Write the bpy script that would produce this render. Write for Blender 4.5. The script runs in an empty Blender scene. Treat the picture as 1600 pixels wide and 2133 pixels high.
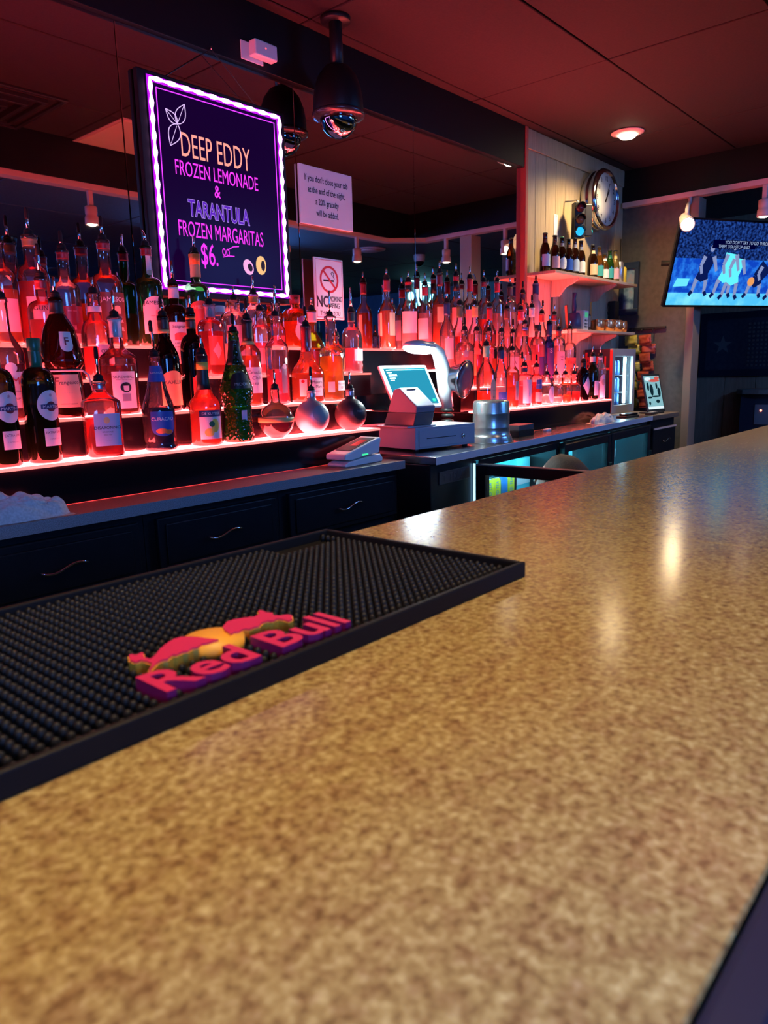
import bpy, bmesh, math, random
from mathutils import Vector, Matrix, noise
random.seed(7)
PI = math.pi
SC = bpy.context.scene
COL = SC.collection

# ------------------------------------------------------------------ camera / world / exposure
# world: x runs along the back bar (away from the viewer to the right), y towards the back wall,
# z = 0 at the lens (floor at -1.27 m)
FLOOR = -1.27
cam_d = bpy.data.cameras.new('camera'); cam = bpy.data.objects.new('camera', cam_d); COL.objects.link(cam)
cam_d.sensor_fit = 'VERTICAL'; cam_d.sensor_height = 36.0; cam_d.lens = 1534.73 / 2133 * 36.0
cam_d.clip_start = 0.02; cam_d.clip_end = 60
rx, ry, rz = (0.65506733, -0.75514813, -0.02526051), (-0.15630099, -0.10272546, -0.98235303), (0.73922716, 0.64745562, -0.18532249)
cam.matrix_world = Matrix(((rx[0], -ry[0], -rz[0], 0), (rx[1], -ry[1], -rz[1], 0), (rx[2], -ry[2], -rz[2], 0), (0, 0, 0, 1)))
cam_d.dof.use_dof = True; cam_d.dof.focus_distance = 2.35; cam_d.dof.aperture_fstop = 10.0
SC.camera = cam
w = bpy.data.worlds.new('world'); SC.world = w; w.use_nodes = True
w.node_tree.nodes['Background'].inputs[0].default_value = (0.02, 0.03, 0.08, 1)
w.node_tree.nodes['Background'].inputs[1].default_value = 0.05
SC.view_settings.view_transform = 'Standard'; SC.view_settings.look = 'None'
SC.view_settings.gamma = 1.0; SC.view_settings.use_curve_mapping = False
SC.view_settings.exposure = 0.0
SC.cycles.use_denoising = True
SC.cycles.max_bounces = 7; SC.cycles.transparent_max_bounces = 18
SC.cycles.sample_clamp_indirect = 4.0
SC.cycles.caustics_reflective = False; SC.cycles.caustics_refractive = False

# strengths of the place's own lights and of the added screens
E_LED, E_LIP1, E_LIP = 40.0, 1.6, 1.35      # red lit shelves
E_SIGN = 6.0                               # LED tube around the menu board
E_TVFILL = 27.0                             # unseen screens added behind the viewer for blue fill
P_TRACK, P_DOWN = 44.0, 95.0               # watts of the spot lamps

# ------------------------------------------------------------------ materials
MATS = {}
def mat(name, col=(.5, .5, .5), rough=.5, metal=0., spec=.5, emit=None, estr=0., trans=0., coat=0.):
    if name in MATS: return MATS[name]
    m = bpy.data.materials.new(name); m.use_nodes = True
    b = m.node_tree.nodes['Principled BSDF']
    b.inputs['Base Color'].default_value = (*col, 1); b.inputs['Roughness'].default_value = rough
    b.inputs['Metallic'].default_value = metal; b.inputs['Specular IOR Level'].default_value = spec
    b.inputs['Transmission Weight'].default_value = trans; b.inputs['Coat Weight'].default_value = coat
    if emit: b.inputs['Emission Color'].default_value = (*emit, 1); b.inputs['Emission Strength'].default_value = estr
    MATS[name] = m
    return m
def emis(name, col, s):
    if name in MATS: return MATS[name]
    m = bpy.data.materials.new(name); m.use_nodes = True; nt = m.node_tree; nt.nodes.clear()
    e = nt.nodes.new('ShaderNodeEmission'); e.inputs[0].default_value = (*col, 1); e.inputs[1].default_value = s
    o = nt.nodes.new('ShaderNodeOutputMaterial'); nt.links.new(e.outputs[0], o.inputs[0]); MATS[name] = m
    return m
def speckle(name, cols, scale, rough, detail=3., bump=0., spec=.5, stretch=(1, 1, 1), fac_scale2=None):
    """noise-driven colour ramp between several colours, object coordinates"""
    m = mat(name, cols[0][1], rough, spec=spec); nt = m.node_tree; b = nt.nodes['Principled BSDF']
    tc = nt.nodes.new('ShaderNodeTexCoord'); mp = nt.nodes.new('ShaderNodeMapping'); mp.inputs['Scale'].default_value = stretch
    n = nt.nodes.new('ShaderNodeTexNoise'); n.inputs['Scale'].default_value = scale; n.inputs['Detail'].default_value = detail
    r = nt.nodes.new('ShaderNodeValToRGB'); el = r.color_ramp.elements
    el[0].position, el[0].color = cols[0][0], (*cols[0][1], 1); el[1].position, el[1].color = cols[-1][0], (*cols[-1][1], 1)
    for p, c in cols[1:-1]:
        e = el.new(p); e.color = (*c, 1)
    L = nt.links
    L.new(tc.outputs['Object'], mp.inputs[0]); L.new(mp.outputs[0], n.inputs['Vector']); L.new(n.outputs['Fac'], r.inputs[0])
    out = r.outputs[0]
    if fac_scale2:
        n2 = nt.nodes.new('ShaderNodeTexNoise'); n2.inputs['Scale'].default_value = fac_scale2[0]; n2.inputs['Detail'].default_value = 2
        r2 = nt.nodes.new('ShaderNodeValToRGB'); r2.color_ramp.elements[0].position = fac_scale2[1]; r2.color_ramp.elements[1].position = fac_scale2[2]
        r2.color_ramp.elements[0].color = (*fac_scale2[3], 1); r2.color_ramp.elements[1].color = (1, 1, 1, 1)
        mx = nt.nodes.new('ShaderNodeMix'); mx.data_type = 'RGBA'; mx.blend_type = 'MULTIPLY'; mx.inputs['Factor'].default_value = 1
        L.new(mp.outputs[0], n2.inputs['Vector']); L.new(n2.outputs['Fac'], r2.inputs[0])
        L.new(out, mx.inputs['A']); L.new(r2.outputs[0], mx.inputs['B']); out = mx.outputs['Result']
    L.new(out, b.inputs['Base Color'])
    if bump:
        bp = nt.nodes.new('ShaderNodeBump'); bp.inputs['Strength'].default_value = bump; bp.inputs['Distance'].default_value = .002
        L.new(n.outputs['Fac'], bp.inputs['Height']); L.new(bp.outputs[0], b.inputs['Normal'])
    return m
def glassmat(name, tint, haze=.08, hazecol=None, rough=.03, refl=1.0):
    """thin clear or tinted glass: tinted see-through, mirror-like sheen, a little haze that catches light"""
    if name in MATS: return MATS[name]
    m = bpy.data.materials.new(name); m.use_nodes = True; nt = m.node_tree; nt.nodes.clear(); L = nt.links
    t = nt.nodes.new('ShaderNodeBsdfTransparent'); t.inputs[0].default_value = (*tint, 1)
    h = nt.nodes.new('ShaderNodeBsdfTranslucent'); h.inputs[0].default_value = (*(hazecol or tint), 1)
    h2 = nt.nodes.new('ShaderNodeBsdfDiffuse'); h2.inputs[0].default_value = (*(hazecol or tint), 1)
    hm = nt.nodes.new('ShaderNodeMixShader'); hm.inputs[0].default_value = .4; L.new(h.outputs[0], hm.inputs[1]); L.new(h2.outputs[0], hm.inputs[2])
    a = nt.nodes.new('ShaderNodeMixShader'); a.inputs[0].default_value = haze
    L.new(t.outputs[0], a.inputs[1]); L.new(hm.outputs[0], a.inputs[2])
    g = nt.nodes.new('ShaderNodeBsdfGlossy'); g.inputs['Roughness'].default_value = rough
    lw = nt.nodes.new('ShaderNodeLayerWeight'); lw.inputs[0].default_value = .35
    mu = nt.nodes.new('ShaderNodeMath'); mu.operation = 'MULTIPLY'; mu.inputs[1].default_value = refl; L.new(lw.outputs['Fresnel'], mu.inputs[0])
    f = nt.nodes.new('ShaderNodeMixShader'); L.new(mu.outputs[0], f.inputs[0]); L.new(a.outputs[0], f.inputs[1]); L.new(g.outputs[0], f.inputs[2])
    o = nt.nodes.new('ShaderNodeOutputMaterial'); L.new(f.outputs[0], o.inputs[0]); MATS[name] = m
    return m

M_BLACK = mat('black_plastic', (.012, .012, .014), .45)
M_CHROME = mat('chrome', (.75, .76, .78), .14, 1.)
M_STEEL = speckle('brushed_steel', [(.3, (.24, .25, .28)), (.7, (.36, .38, .41))], 6, .24, stretch=(1, 60, 60)); M_STEEL.node_tree.nodes['Principled BSDF'].inputs['Metallic'].default_value = 1
M_WHITE = mat('white_plastic', (.75, .75, .76), .4)
M_PAPER = mat('white_label_paper', (.80, .78, .74), .7)
M_INK = mat('black_ink', (.015, .012, .02), .6)
M_RUBBER = mat('black_rubber', (.0065, .006, .0065), .55, spec=.22)
M_NUB = mat('black_rubber_nub', (.014, .013, .012), .5, spec=.25)
M_BAR = speckle('bar_laminate', [(.27, (.185, .108, .037)), (.41, (.295, .188, .064)), (.50, (.38, .258, .088)), (.59, (.455, .327, .120)), (.74, (.60, .465, .200))], 185, .17, 6., fac_scale2=(85, .36, .56, (.76, .66, .68)))
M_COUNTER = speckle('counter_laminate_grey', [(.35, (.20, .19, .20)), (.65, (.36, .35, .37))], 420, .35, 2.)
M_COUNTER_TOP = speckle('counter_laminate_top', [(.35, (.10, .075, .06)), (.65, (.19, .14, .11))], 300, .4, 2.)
M_CAB = speckle('cabinet_black_paint', [(.3, (.006, .007, .010)), (.7, (.010, .011, .015))], 14, .45, 3., spec=.25)
M_GLOSSBLACK = mat('glossy_black_acrylic', (.004, .004, .006), .16, spec=.32)
M_CEIL = speckle('ceiling_panel_dark_red_glow', [(.3, (.015, .0085, .0095)), (.7, (.024, .0135, .0155))], 90, .85, 4., bump=.2)  # red spill of the lit shelves is tinted into the panel colour
M_CEIL2 = speckle('ceiling_tile_room', [(.3, (.045, .05, .06)), (.7, (.07, .075, .09))], 60, .8, 4.)
M_SOFFIT = mat('soffit_black_paint', (.004, .004, .005), .5, spec=.25)
M_PANEL = speckle('wall_plank_cream', [(.3, (.42, .31, .19)), (.7, (.54, .41, .26))], 9, .55, 4., stretch=(14, 1, 1))
M_GREYWALL = speckle('wall_grey_paint', [(.3, (.075, .070, .072)), (.7, (.10, .094, .096))], 30, .7, 3.)
M_BROWNWALL = speckle('wall_brown_board', [(.3, (.30, .18, .11)), (.7, (.40, .25, .16))], 7, .6, 4., stretch=(1, 8, 1))
M_BLUEWALL = speckle('wall_blue_paint', [(.3, (.10, .24, .50)), (.7, (.13, .30, .60))], 12, .7, 3.)
M_FLOOR = speckle('floor_dark_tile', [(.3, (.02, .018, .018)), (.7, (.045, .04, .038))], 25, .5, 4.)
M_RAIL = mat('rail_cream_paint', (.60, .44, .43), .5)
M_LED = emis('red_lit_acrylic', (1, .062, .066), E_LED)
M_LIP1 = emis('red_lit_acrylic_edge_bright', (1, .24, .23), E_LIP1)
M_LIP = emis('red_lit_acrylic_edge', (1, .22, .20), E_LIP)
M_MIRROR = mat('mirror_glass', (.62, .64, .68), .015, 1.)
M_WARM = emis('warm_bulb', (1, .84, .58), 22)
M_COPPER = mat('polished_copper', (.90, .36, .16), .24, .9)
M_TOWEL = speckle('white_terry_cloth', [(.3, (.52, .50, .48)), (.7, (.72, .70, .68))], 160, .95, 3., bump=.6)

# ------------------------------------------------------------------ mesh helpers
def link(o): COL.objects.link(o); return o
def me_from(name, v, f, smooth=False):
    m = bpy.data.meshes.new(name); m.from_pydata([tuple(p) for p in v], [], f); m.update()
    if smooth: m.polygons.foreach_set('use_smooth', [True] * len(m.polygons))
    return m
def put(name, mesh, material, parent=None, loc=(0, 0, 0), rot=(0, 0, 0), scale=None):
    if material is not None and len(mesh.materials) == 0: mesh.materials.append(material)
    o = bpy.data.objects.new(name, mesh); link(o); o.parent = parent; o.location = loc; o.rotation_euler = rot
    if scale: o.scale = scale
    return o
def thing(name, label, cat, loc=(0, 0, 0), rz=0., group=None, rot=None):
    o = bpy.data.objects.new(name, None); o.empty_display_size = .05; link(o); o.location = loc
    o.rotation_euler = rot if rot else (0, 0, rz)
    o['label'] = label; o['category'] = cat
    if group: o['group'] = group
    return o
def tag(o, label, cat, group=None):
    o['label'] = label; o['category'] = cat
    if group: o['group'] = group
    return o
def struct(o): o['kind'] = 'structure'; return o
def V(*a): return Vector(a)
def boxm(x0, x1, y0, y1, z0, z1, bev=0., seg=2):
    bm = bmesh.new()
    vs = [bm.verts.new((x, y, z)) for z in (z0, z1) for y in (y0, y1) for x in (x0, x1)]
    for q in ((0, 2, 3, 1), (4, 5, 7, 6), (0, 1, 5, 4), (2, 6, 7, 3), (0, 4, 6, 2), (1, 3, 7, 5)): bm.faces.new([vs[i] for i in q])
    if bev: bmesh.ops.bevel(bm, geom=bm.edges[:], offset=bev, segments=seg, profile=.5, affect='EDGES')
    bmesh.ops.recalc_face_normals(bm, faces=bm.faces[:])
    m = bpy.data.meshes.new('box'); bm.to_mesh(m); bm.free()
    return m
def box(name, x0, x1, y0, y1, z0, z1, material, parent=None, bev=0., seg=2, **k):
    return put(name, boxm(x0, x1, y0, y1, z0, z1, bev, seg), material, parent, **k)
def prismm(poly, axis, a, b, bev=0.):
    """poly = 2D points; axis 'x','y','z' = extrusion axis from a to b"""
    def mk(p, t): return {'z': (p[0], p[1], t), 'y': (p[0], t, p[1]), 'x': (t, p[0], p[1])}[axis]
    bm = bmesh.new(); n = len(poly)
    A = [bm.verts.new(mk(p, a)) for p in poly]; B = [bm.verts.new(mk(p, b)) for p in poly]
    bm.faces.new(A); bm.faces.new(B[::-1])
    for i in range(n): bm.faces.new((A[i], B[i], B[(i + 1) % n], A[(i + 1) % n]))
    bmesh.ops.recalc_face_normals(bm, faces=bm.faces[:])
    if bev: bmesh.ops.bevel(bm, geom=[e for e in bm.edges if e.calc_face_angle(0) > .5], offset=bev, segments=2, profile=.5, affect='EDGES')
    m = bpy.data.meshes.new('prism'); bm.to_mesh(m); bm.free()
    return m
def lathem(prof, seg=24, p=2., rot=0., sx=1., sy=1., twist=None):
    """closed lathe round z; p>2 squares the section"""
    v, f = [], []
    for (r, z) in prof:
        for i in range(seg):
            a = 2 * PI * i / seg
            c, s = math.cos(a), math.sin(a)
            k = r if p == 2. else r * (abs(c) ** p + abs(s) ** p) ** (-1 / p)
            x, y = k * c * sx, k * s * sy
            if rot: x, y = x * math.cos(rot) - y * math.sin(rot), x * math.sin(rot) + y * math.cos(rot)
            v.append((x, y, z))
    n = len(prof)
    for j in range(n - 1):
        for i in range(seg):
            a, b = j * seg + i, j * seg + (i + 1) % seg
            f.append((a, b, b + seg, a + seg))
    if prof[0][0] > 1e-5: f.append(tuple(range(seg))[::-1])
    if prof[-1][0] > 1e-5: f.append(tuple((n - 1) * seg + i for i in range(seg)))
    m = me_from('lathe', v, f, True)
    return m
def tubem(pts, r, seg=10, cap=True, radii=None):
    pts = [Vector(p) for p in pts]; v, f = [], []; n = len(pts); up = Vector((0, 0, 1)); prev = None
    for i, p in enumerate(pts):
        d = (pts[min(i + 1, n - 1)] - pts[max(i - 1, 0)]).normalized()
        if prev is None:
            s = d.cross(up) if abs(d.dot(up)) < .95 else d.cross(Vector((1, 0, 0)))
        else: s = prev - d * prev.dot(d)
        s.normalize(); prev = s; t = d.cross(s); rr = radii[i] if radii else r
        for k in range(seg):
            a = 2 * PI * k / seg; v.append(p + s * rr * math.cos(a) + t * rr * math.sin(a))
    for i in range(n - 1):
        for k in range(seg):
            a, b = i * seg + k, i * seg + (k + 1) % seg; f.append((a, b, b + seg, a + seg))
    if cap: f.append(tuple(range(seg))[::-1]); f.append(tuple((n - 1) * seg + k for k in range(seg)))
    return me_from('tube', v, f, True)
def flatm(poly, z=0., plane='xy'):
    """thin flat polygon with a small thickness"""
    return prismm(poly, {'xy': 'z', 'xz': 'y', 'yz': 'x'}[plane], z, z + .0006)
_txt = {}
def textgeo(s, size=1., bold=0., sx=1., shear=0.):
    """2D verts + faces of a string, centred at the origin, cap height ~ .7 size"""
    if 'M' in s or 'm' in s or 'W' in s: bold = min(bold, 0.)
    k = (s, bold)
    if k not in _txt:
        c = bpy.data.curves.new('t', 'FONT'); c.body = s; c.size = 1; c.resolution_u = 3; c.offset = bold; c.align_x = 'CENTER'
        o = bpy.data.objects.new('t', c); link(o)
        dg = bpy.context.evaluated_depsgraph_get(); me = bpy.data.meshes.new_from_object(o.evaluated_get(dg))
        vs = [(a.co.x, a.co.y) for a in me.vertices]; fs = [tuple(p.vertices) for p in me.polygons]
        bpy.data.objects.remove(o); bpy.data.curves.remove(c); bpy.data.meshes.remove(me)
        _txt[k] = (vs, fs)
    vs, fs = _txt[k]
    return [((x + shear * y) * size * sx, (y - .35) * size) for x, y in vs], fs
def solid_text(s, size, depth, bold=0., sx=1., shear=0.):
    """extruded lettering lying in xy, rising from z = 0 to depth"""
    vs, fs = textgeo(s, size, bold, sx, shear); bm = bmesh.new()
    bv = [bm.verts.new((x, y, 0)) for x, y in vs]
    for f in fs:
        try: bm.faces.new([bv[i] for i in f])
        except ValueError: pass
    bmesh.ops.remove_doubles(bm, verts=bm.verts[:], dist=size * .001)
    r = bmesh.ops.extrude_face_region(bm, geom=bm.faces[:])
    for e in r['geom']:
        if isinstance(e, bmesh.types.BMVert): e.co.z += depth
    bmesh.ops.recalc_face_normals(bm, faces=bm.faces[:])
    m = bpy.data.meshes.new('lettering'); bm.to_mesh(m); bm.free()
    return m
def text_xz(name, s, size, material, parent, loc, bold=0., sx=1., shear=0., depth=.0012, rz=0., roll=0.):
    """lettering standing in the xz plane and facing -y"""
    o = put(name, solid_text(s, size, depth, bold, sx, shear), material, parent, loc)
    o.rotation_euler = (Matrix.Rotation(rz, 4, 'Z') @ Matrix.Rotation(roll, 4, 'Y') @ Matrix.Rotation(PI / 2, 4, 'X')).to_euler()
    return o

# ================================================================== SETTING
YM = 2.40            # mirror / back wall plane
XW = 5.474           # end wall plane
ZC = 1.388           # ceiling over the bar
ZR = 1.13            # underside of the dropped bulkhead
struct(box('floor', -4, 9.6, -4.8, 2.6, FLOOR - .08, FLOOR, M_FLOOR))
# back wall
wb = struct(box('wall_back', -4, 9.6, YM + .012, YM + .12, FLOOR, 1.6, M_GREYWALL))
for i in range(11):                                     # cream planks right of the mirror
    x0 = 4.075 + i * .1275
    box('plank', x0 + .0015, x0 + .126, YM - .004, YM + .012, -.304, ZC - .002, M_PANEL, wb, bev=.002, seg=1)
box('plank_rail', 4.075, XW, YM - .016, YM - .004, ZC - .11, ZC, M_PANEL, wb, bev=.003, seg=1)
t = struct(box('trim_1', 4.045, 4.073, YM - .03, YM + .012, -.304, ZC, mat('trim_red_stain', (.46, .10, .07), .5), None, bev=.003))
# end wall with its opening, bulkhead, far room
struct(box('wall_right', XW, XW + .10, 1.90, YM + .012, FLOOR, 1.6, M_GREYWALL))
struct(box('trim_2', XW - .02, XW + .12, 1.845, 1.90, FLOOR, ZR, mat('trim_brown', (.22, .17, .14), .5), None, bev=.004))
struct(box('trim_3', XW - .02, XW + .12, .97, 1.09, FLOOR, ZR, mat('post_wood', (.40, .31, .22), .5), None, bev=.004))
wf = struct(box('wall_far', 7.2, 7.3, .30, 2.42, FLOOR, 1.6, M_BROWNWALL))
for i in range(8): box('board', 7.188, 7.2, .31 + i * .26, .31 + i * .26 + .256, FLOOR, 1.3, M_BROWNWALL, wf, bev=.003, seg=1)
struct(box('wall_end', 9.5, 9.6, -4.8, 2.5, FLOOR, 1.6, M_BLUEWALL))
struct(box('wall_left', -4.1, -4, -4.8, 2.5, FLOOR, 1.6, M_GREYWALL))
struct(box('wall_front', -4, 9.5, -4.8, -4.7, FLOOR, 1.6, M_BLUEWALL))
# bar ceiling out of panels with recessed joints
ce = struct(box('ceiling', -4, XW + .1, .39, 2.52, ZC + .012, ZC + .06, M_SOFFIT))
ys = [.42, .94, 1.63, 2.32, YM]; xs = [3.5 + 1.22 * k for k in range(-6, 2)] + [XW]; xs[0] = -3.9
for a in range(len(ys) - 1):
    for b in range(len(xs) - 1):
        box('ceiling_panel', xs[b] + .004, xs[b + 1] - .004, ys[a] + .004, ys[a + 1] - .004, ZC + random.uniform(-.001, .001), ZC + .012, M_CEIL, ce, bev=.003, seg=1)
# room ceiling beyond the bulkhead
cr = struct(box('ceiling_room', -4, 9.6, -4.8, 2.52, 1.50, 1.6, M_SOFFIT))
for i in range(11):
    for j in range(4):
        x0 = -3.9 + i * 1.22
        box('ceiling_tile', x0 + .006, x0 + 1.214, -4.6 + j * 1.22 + .006, -4.6 + j * 1.22 + 1.214, 1.27, 1.29, M_CEIL2, cr, bev=.004, seg=1)
for j in range(2):
    box('ceiling_tile', XW + .13, XW + 1.9, .3 + j * 1.1, 1.39 + j * 1.1, 1.27, 1.29, M_CEIL2, cr)
# bulkhead (black) with its cream rail, along the bar and round the corner to the end wall
struct(box('trim_4', -4, XW + .13, .34, .39, ZR + .035, 1.5, M_SOFFIT))
struct(box('trim_5', XW - .02, XW + .13, .39, YM, ZR + .035, 1.5, M_SOFFIT))
struct(box('trim_6', -4, 5.2, .325, .40, ZR, ZR + .034, M_RAIL, None, bev=.003))
struct(put('trim_7', prismm([(5.203, .325), (5.203, .40), (XW - .05, .62), (XW - .05, YM - .02), (XW + .03, YM - .02), (XW + .03, .58)], 'z', ZR, ZR + .034), M_RAIL))
# black soffit strip over the mirror
struct(box('trim_8', -4, 4.045, YM - .022, YM + .012, 1.162, ZC, M_SOFFIT, None, bev=.002))

# mirror of several panes
mw = thing('wall_mirror', 'tall wall mirror in several panes behind the liquor bottles', 'mirror', (0, YM, -.30))
for a, b in ((-.11, .675), (.675, 1.46), (1.46, 2.245), (2.245, 3.03), (3.03, 4.042), (-2.5, -.11)):
    box('mirror_pane', a + .0012, b - .0012, .002, .010, 0, 1.462, M_MIRROR, mw, bev=.0015, seg=1)

# ================================================================== BAR TOP
bar = thing('bar_counter', 'long beige speckled laminate bar top in the foreground', 'bar', (0, 0, FLOOR))
BT = -.205 - FLOOR
box('bar_top', -1.6, .8842, .062, .660, BT - .038, BT, M_BAR, bar, bev=.0012, seg=1)
box('bar_top', .8846, 5.4, .062, .660, BT - .038, BT, M_BAR, bar, bev=.0012, seg=1)
box('edge_band', -1.6, 5.4, .040, .0615, BT - .055, BT - .001, mat('bar_edge_navy', (.012, .012, .03), .4), bar, bev=.004)
box('bar_front', -1.6, 5.4, .10, .13, 0, BT - .04, mat('bar_front_maroon', (.05, .012, .012), .5), bar)
box('bar_back', -1.6, 5.4, .59, .62, 0, BT - .04, M_CAB, bar)
box('foot_rail_beam', -1.6, 5.4, .0, .04, BT - .16, BT - .11, mat('bar_rail_maroon', (.06, .012, .014), .4), bar, bev=.012)

# ------------------------------------------------------------------ rubber bar mat
mt = thing('bar_mat', 'black rubber nubbed bar mat with raised red and orange logo', 'mat', (.02, .366, -.205))
ML, MW_, MH = .612, .284, .0155
box('mat_base', .004, ML - .004, .004, MW_ - .004, 0, .004, M_RUBBER, mt, bev=.001)
rim = []
for nm, (a, b, c, d) in dict(f=(0, ML, 0, .006), k=(0, ML, MW_ - .006, MW_), l=(0, .006, .006, MW_ - .006), r=(ML - .006, ML, .006, MW_ - .006)).items():
    box('rim', a, b, c, d, 0, MH, M_RUBBER, mt, bev=.0015)
def nubm():
    return lathem([(.0031, 0), (.0028, .0055), (.0023, .0075), (.0012, .0086), (0, .0089)], 8)
NUB = nubm(); NUB.materials.append(M_NUB)
nubs = []
SP = .0087
nx, ny = int((ML - .022) / SP), int((MW_ - .022) / SP)
for i in range(nx + 1):
    for j in range(ny + 1):
        x, y = .011 + i * SP, .011 + j * SP
        if x > ML - .011 or y > MW_ - .011: continue
        if .505 < x < .588 and y > MW_ - .045: continue           # flat field in the far corner
        nubs.append((x, y))
def dist(n): return (n[0] + .02 - .02) ** 2 + (n[1] + .366) ** 2
inview = [n for n in nubs if n[0] + .02 > .13 + (n[1]) * .40]
inview.sort(key=dist); near = set(inview[:300])
for n in inview[:300]: put('nub', NUB, None, mt, (n[0], n[1], .004))
v, f = [], []
base = [tuple(a.co) for a in NUB.vertices]; bf = [tuple(p.vertices) for p in NUB.polygons]
for n in nubs:
    if n in near: continue
    o = len(v); v += [(x + n[0], y + n[1], z + .004) for x, y, z in base]; f += [tuple(i + o for i in q) for q in bf]
o = put('nub_field', me_from('nubs', v, f, True), M_NUB, mt); o['kind'] = 'stuff'
# raised logo
M_LRED = mat('logo_red_rubber', (.62, .012, .085), .5); M_LORG = mat('logo_orange_rubber', (.92, .40, .03), .5)
tv_, _f = textgeo('Red Bull', .050, .018); tw = max(p[0] for p in tv_) - min(p[0] for p in tv_)
put('wordmark', solid_text('Red Bull', .050, .0145, .018, .162 / tw), M_LRED, mt, (.2875, .0295, .004))
put('logo_sun', lathem([(.0225, 0), (.0225, .0130), (0, .0130)], 36), M_LORG, mt, (.2840, .0700, .004))
BULL_A = [(0.2242, 0.0861), (0.227, 0.0863), (0.2285, 0.082), (0.2335, 0.0832), (0.2339, 0.0812), (0.2298, 0.0725), (0.2302, 0.0674), (0.2362, 0.0719), (0.2442, 0.0789), (0.254, 0.0851), (0.2613, 0.0884), (0.2674, 0.0883), (0.2724, 0.0843), (0.2759, 0.0779), (0.2781, 0.0715), (0.2803, 0.0658), (0.2818, 0.0595), (0.2776, 0.0599), (0.2722, 0.0602), (0.2685, 0.0618), (0.263, 0.059), (0.2594, 0.0605), (0.2539, 0.0581), (0.2511, 0.0602), (0.2453, 0.0584), (0.2436, 0.0607), (0.2372, 0.0568), (0.2337, 0.0584), (0.2294, 0.0566), (0.2237, 0.0525), (0.2175, 0.048), (0.2187, 0.0519), (0.2256, 0.0587), (0.2257, 0.0658), (0.2248, 0.07), (0.2204, 0.0698), (0.2196, 0.0769)]
BULL_B = [(0.2998, 0.0814), (0.3094, 0.0883), (0.3172, 0.0881), (0.3242, 0.0848), (0.3306, 0.0805), (0.3369, 0.0826), (0.3404, 0.0887), (0.3445, 0.0898), (0.3448, 0.085), (0.344, 0.0795), (0.3465, 0.0762), (0.3427, 0.0705), (0.3449, 0.0655), (0.3493, 0.0638), (0.3517, 0.0585), (0.3452, 0.0505), (0.3388, 0.049), (0.3388, 0.055), (0.3378, 0.0605), (0.3323, 0.0596), (0.3299, 0.0629), (0.3251, 0.0633), (0.3183, 0.0587), (0.3144, 0.0601), (0.309, 0.0596), (0.3074, 0.0637), (0.3009, 0.061), (0.2979, 0.0632), (0.2932, 0.0621), (0.2946, 0.0676), (0.2957, 0.0735)]
def inset(P, d):
    n = len(P); A = sum(P[i][0] * P[(i + 1) % n][1] - P[(i + 1) % n][0] * P[i][1] for i in range(n)); sg = 1 if A > 0 else -1; out = []
    for i in range(n):
        a, b, c = Vector(P[i - 1]), Vector(P[i]), Vector(P[(i + 1) % n]); t1 = (b - a).normalized(); t2 = (c - b).normalized(); t = (t1 + t2)
        t = t.normalized() if t.length > .1 else t1
        out.append((b.x - t.y * d * sg, b.y + t.x * d * sg))
    return out
for P_ in (BULL_A, BULL_B):
    put('bull_outline', prismm(P_, 'z', .004, .0172), M_LORG, mt); put('bull', prismm(inset(P_, .0008), 'z', .0173, .0186), M_LRED, mt)

# ================================================================== BACK BAR, LEFT: cabinets, worktop
wt = thing('worktop', 'grey speckled laminate worktop under the left liquor shelf', 'worktop', (0, 1.78, -.33))
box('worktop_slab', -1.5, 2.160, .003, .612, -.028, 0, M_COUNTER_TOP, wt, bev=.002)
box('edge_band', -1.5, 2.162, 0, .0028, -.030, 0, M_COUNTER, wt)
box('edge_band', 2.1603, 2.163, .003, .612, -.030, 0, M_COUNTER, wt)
def wavy_handle(parent, x, y, z, L=.115):
    pts = [(x - L / 2 + L * k / 14, y - .018, z + .009 * math.sin((k / 14 - .5) * 2 * PI * .85) * (1 if True else 0)) for k in range(15)]
    h = put('handle', tubem([(pts[0][0], y, pts[0][2])] + pts + [(pts[-1][0], y, pts[-1][2])], .0032, 8), M_CHROME, parent)
    return h
cabs = [(.10, .555, 'cabinet unit at the left end of the back bar, cut by the picture edge'), (.565, 1.065, 'black cabinet unit whose drawer sits below the white towel'),
        (1.065, 1.555, 'middle black cabinet unit with one wavy drawer handle'), (1.555, 2.158, 'wide black cabinet unit under the card reader')]
for a, b, lab in cabs:
    c = thing('drawer_cabinet', lab, 'cabinet', (a, 1.80, FLOOR), group='black drawer units under the left worktop'); W_ = b - a
    top = -.361 - FLOOR
    box('body', .001, W_ - .001, .02, .58, .08, top, M_CAB, c)
    box('plinth', .001, W_ - .001, .06, .58, 0, .08, M_CAB, c)
    d = box('drawer', .032, W_ - .024, 0, .02, top - .175, top - .022, M_CAB, c, bev=.004)
    box('raised_panel', .055, W_ - .047, -.005, .001, top - .158, top - .040, M_CAB, d, bev=.004)
    wavy_handle(d, W_ / 2 + .003, -.005, top - .097)
    dd = box('door', .032, W_ - .024, 0, .02, .10, top - .20, M_CAB, c, bev=.004)
    box('raised_panel', .08, W_ - .072, -.005, .001, .15, top - .25, M_CAB, dd, bev=.004)

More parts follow.
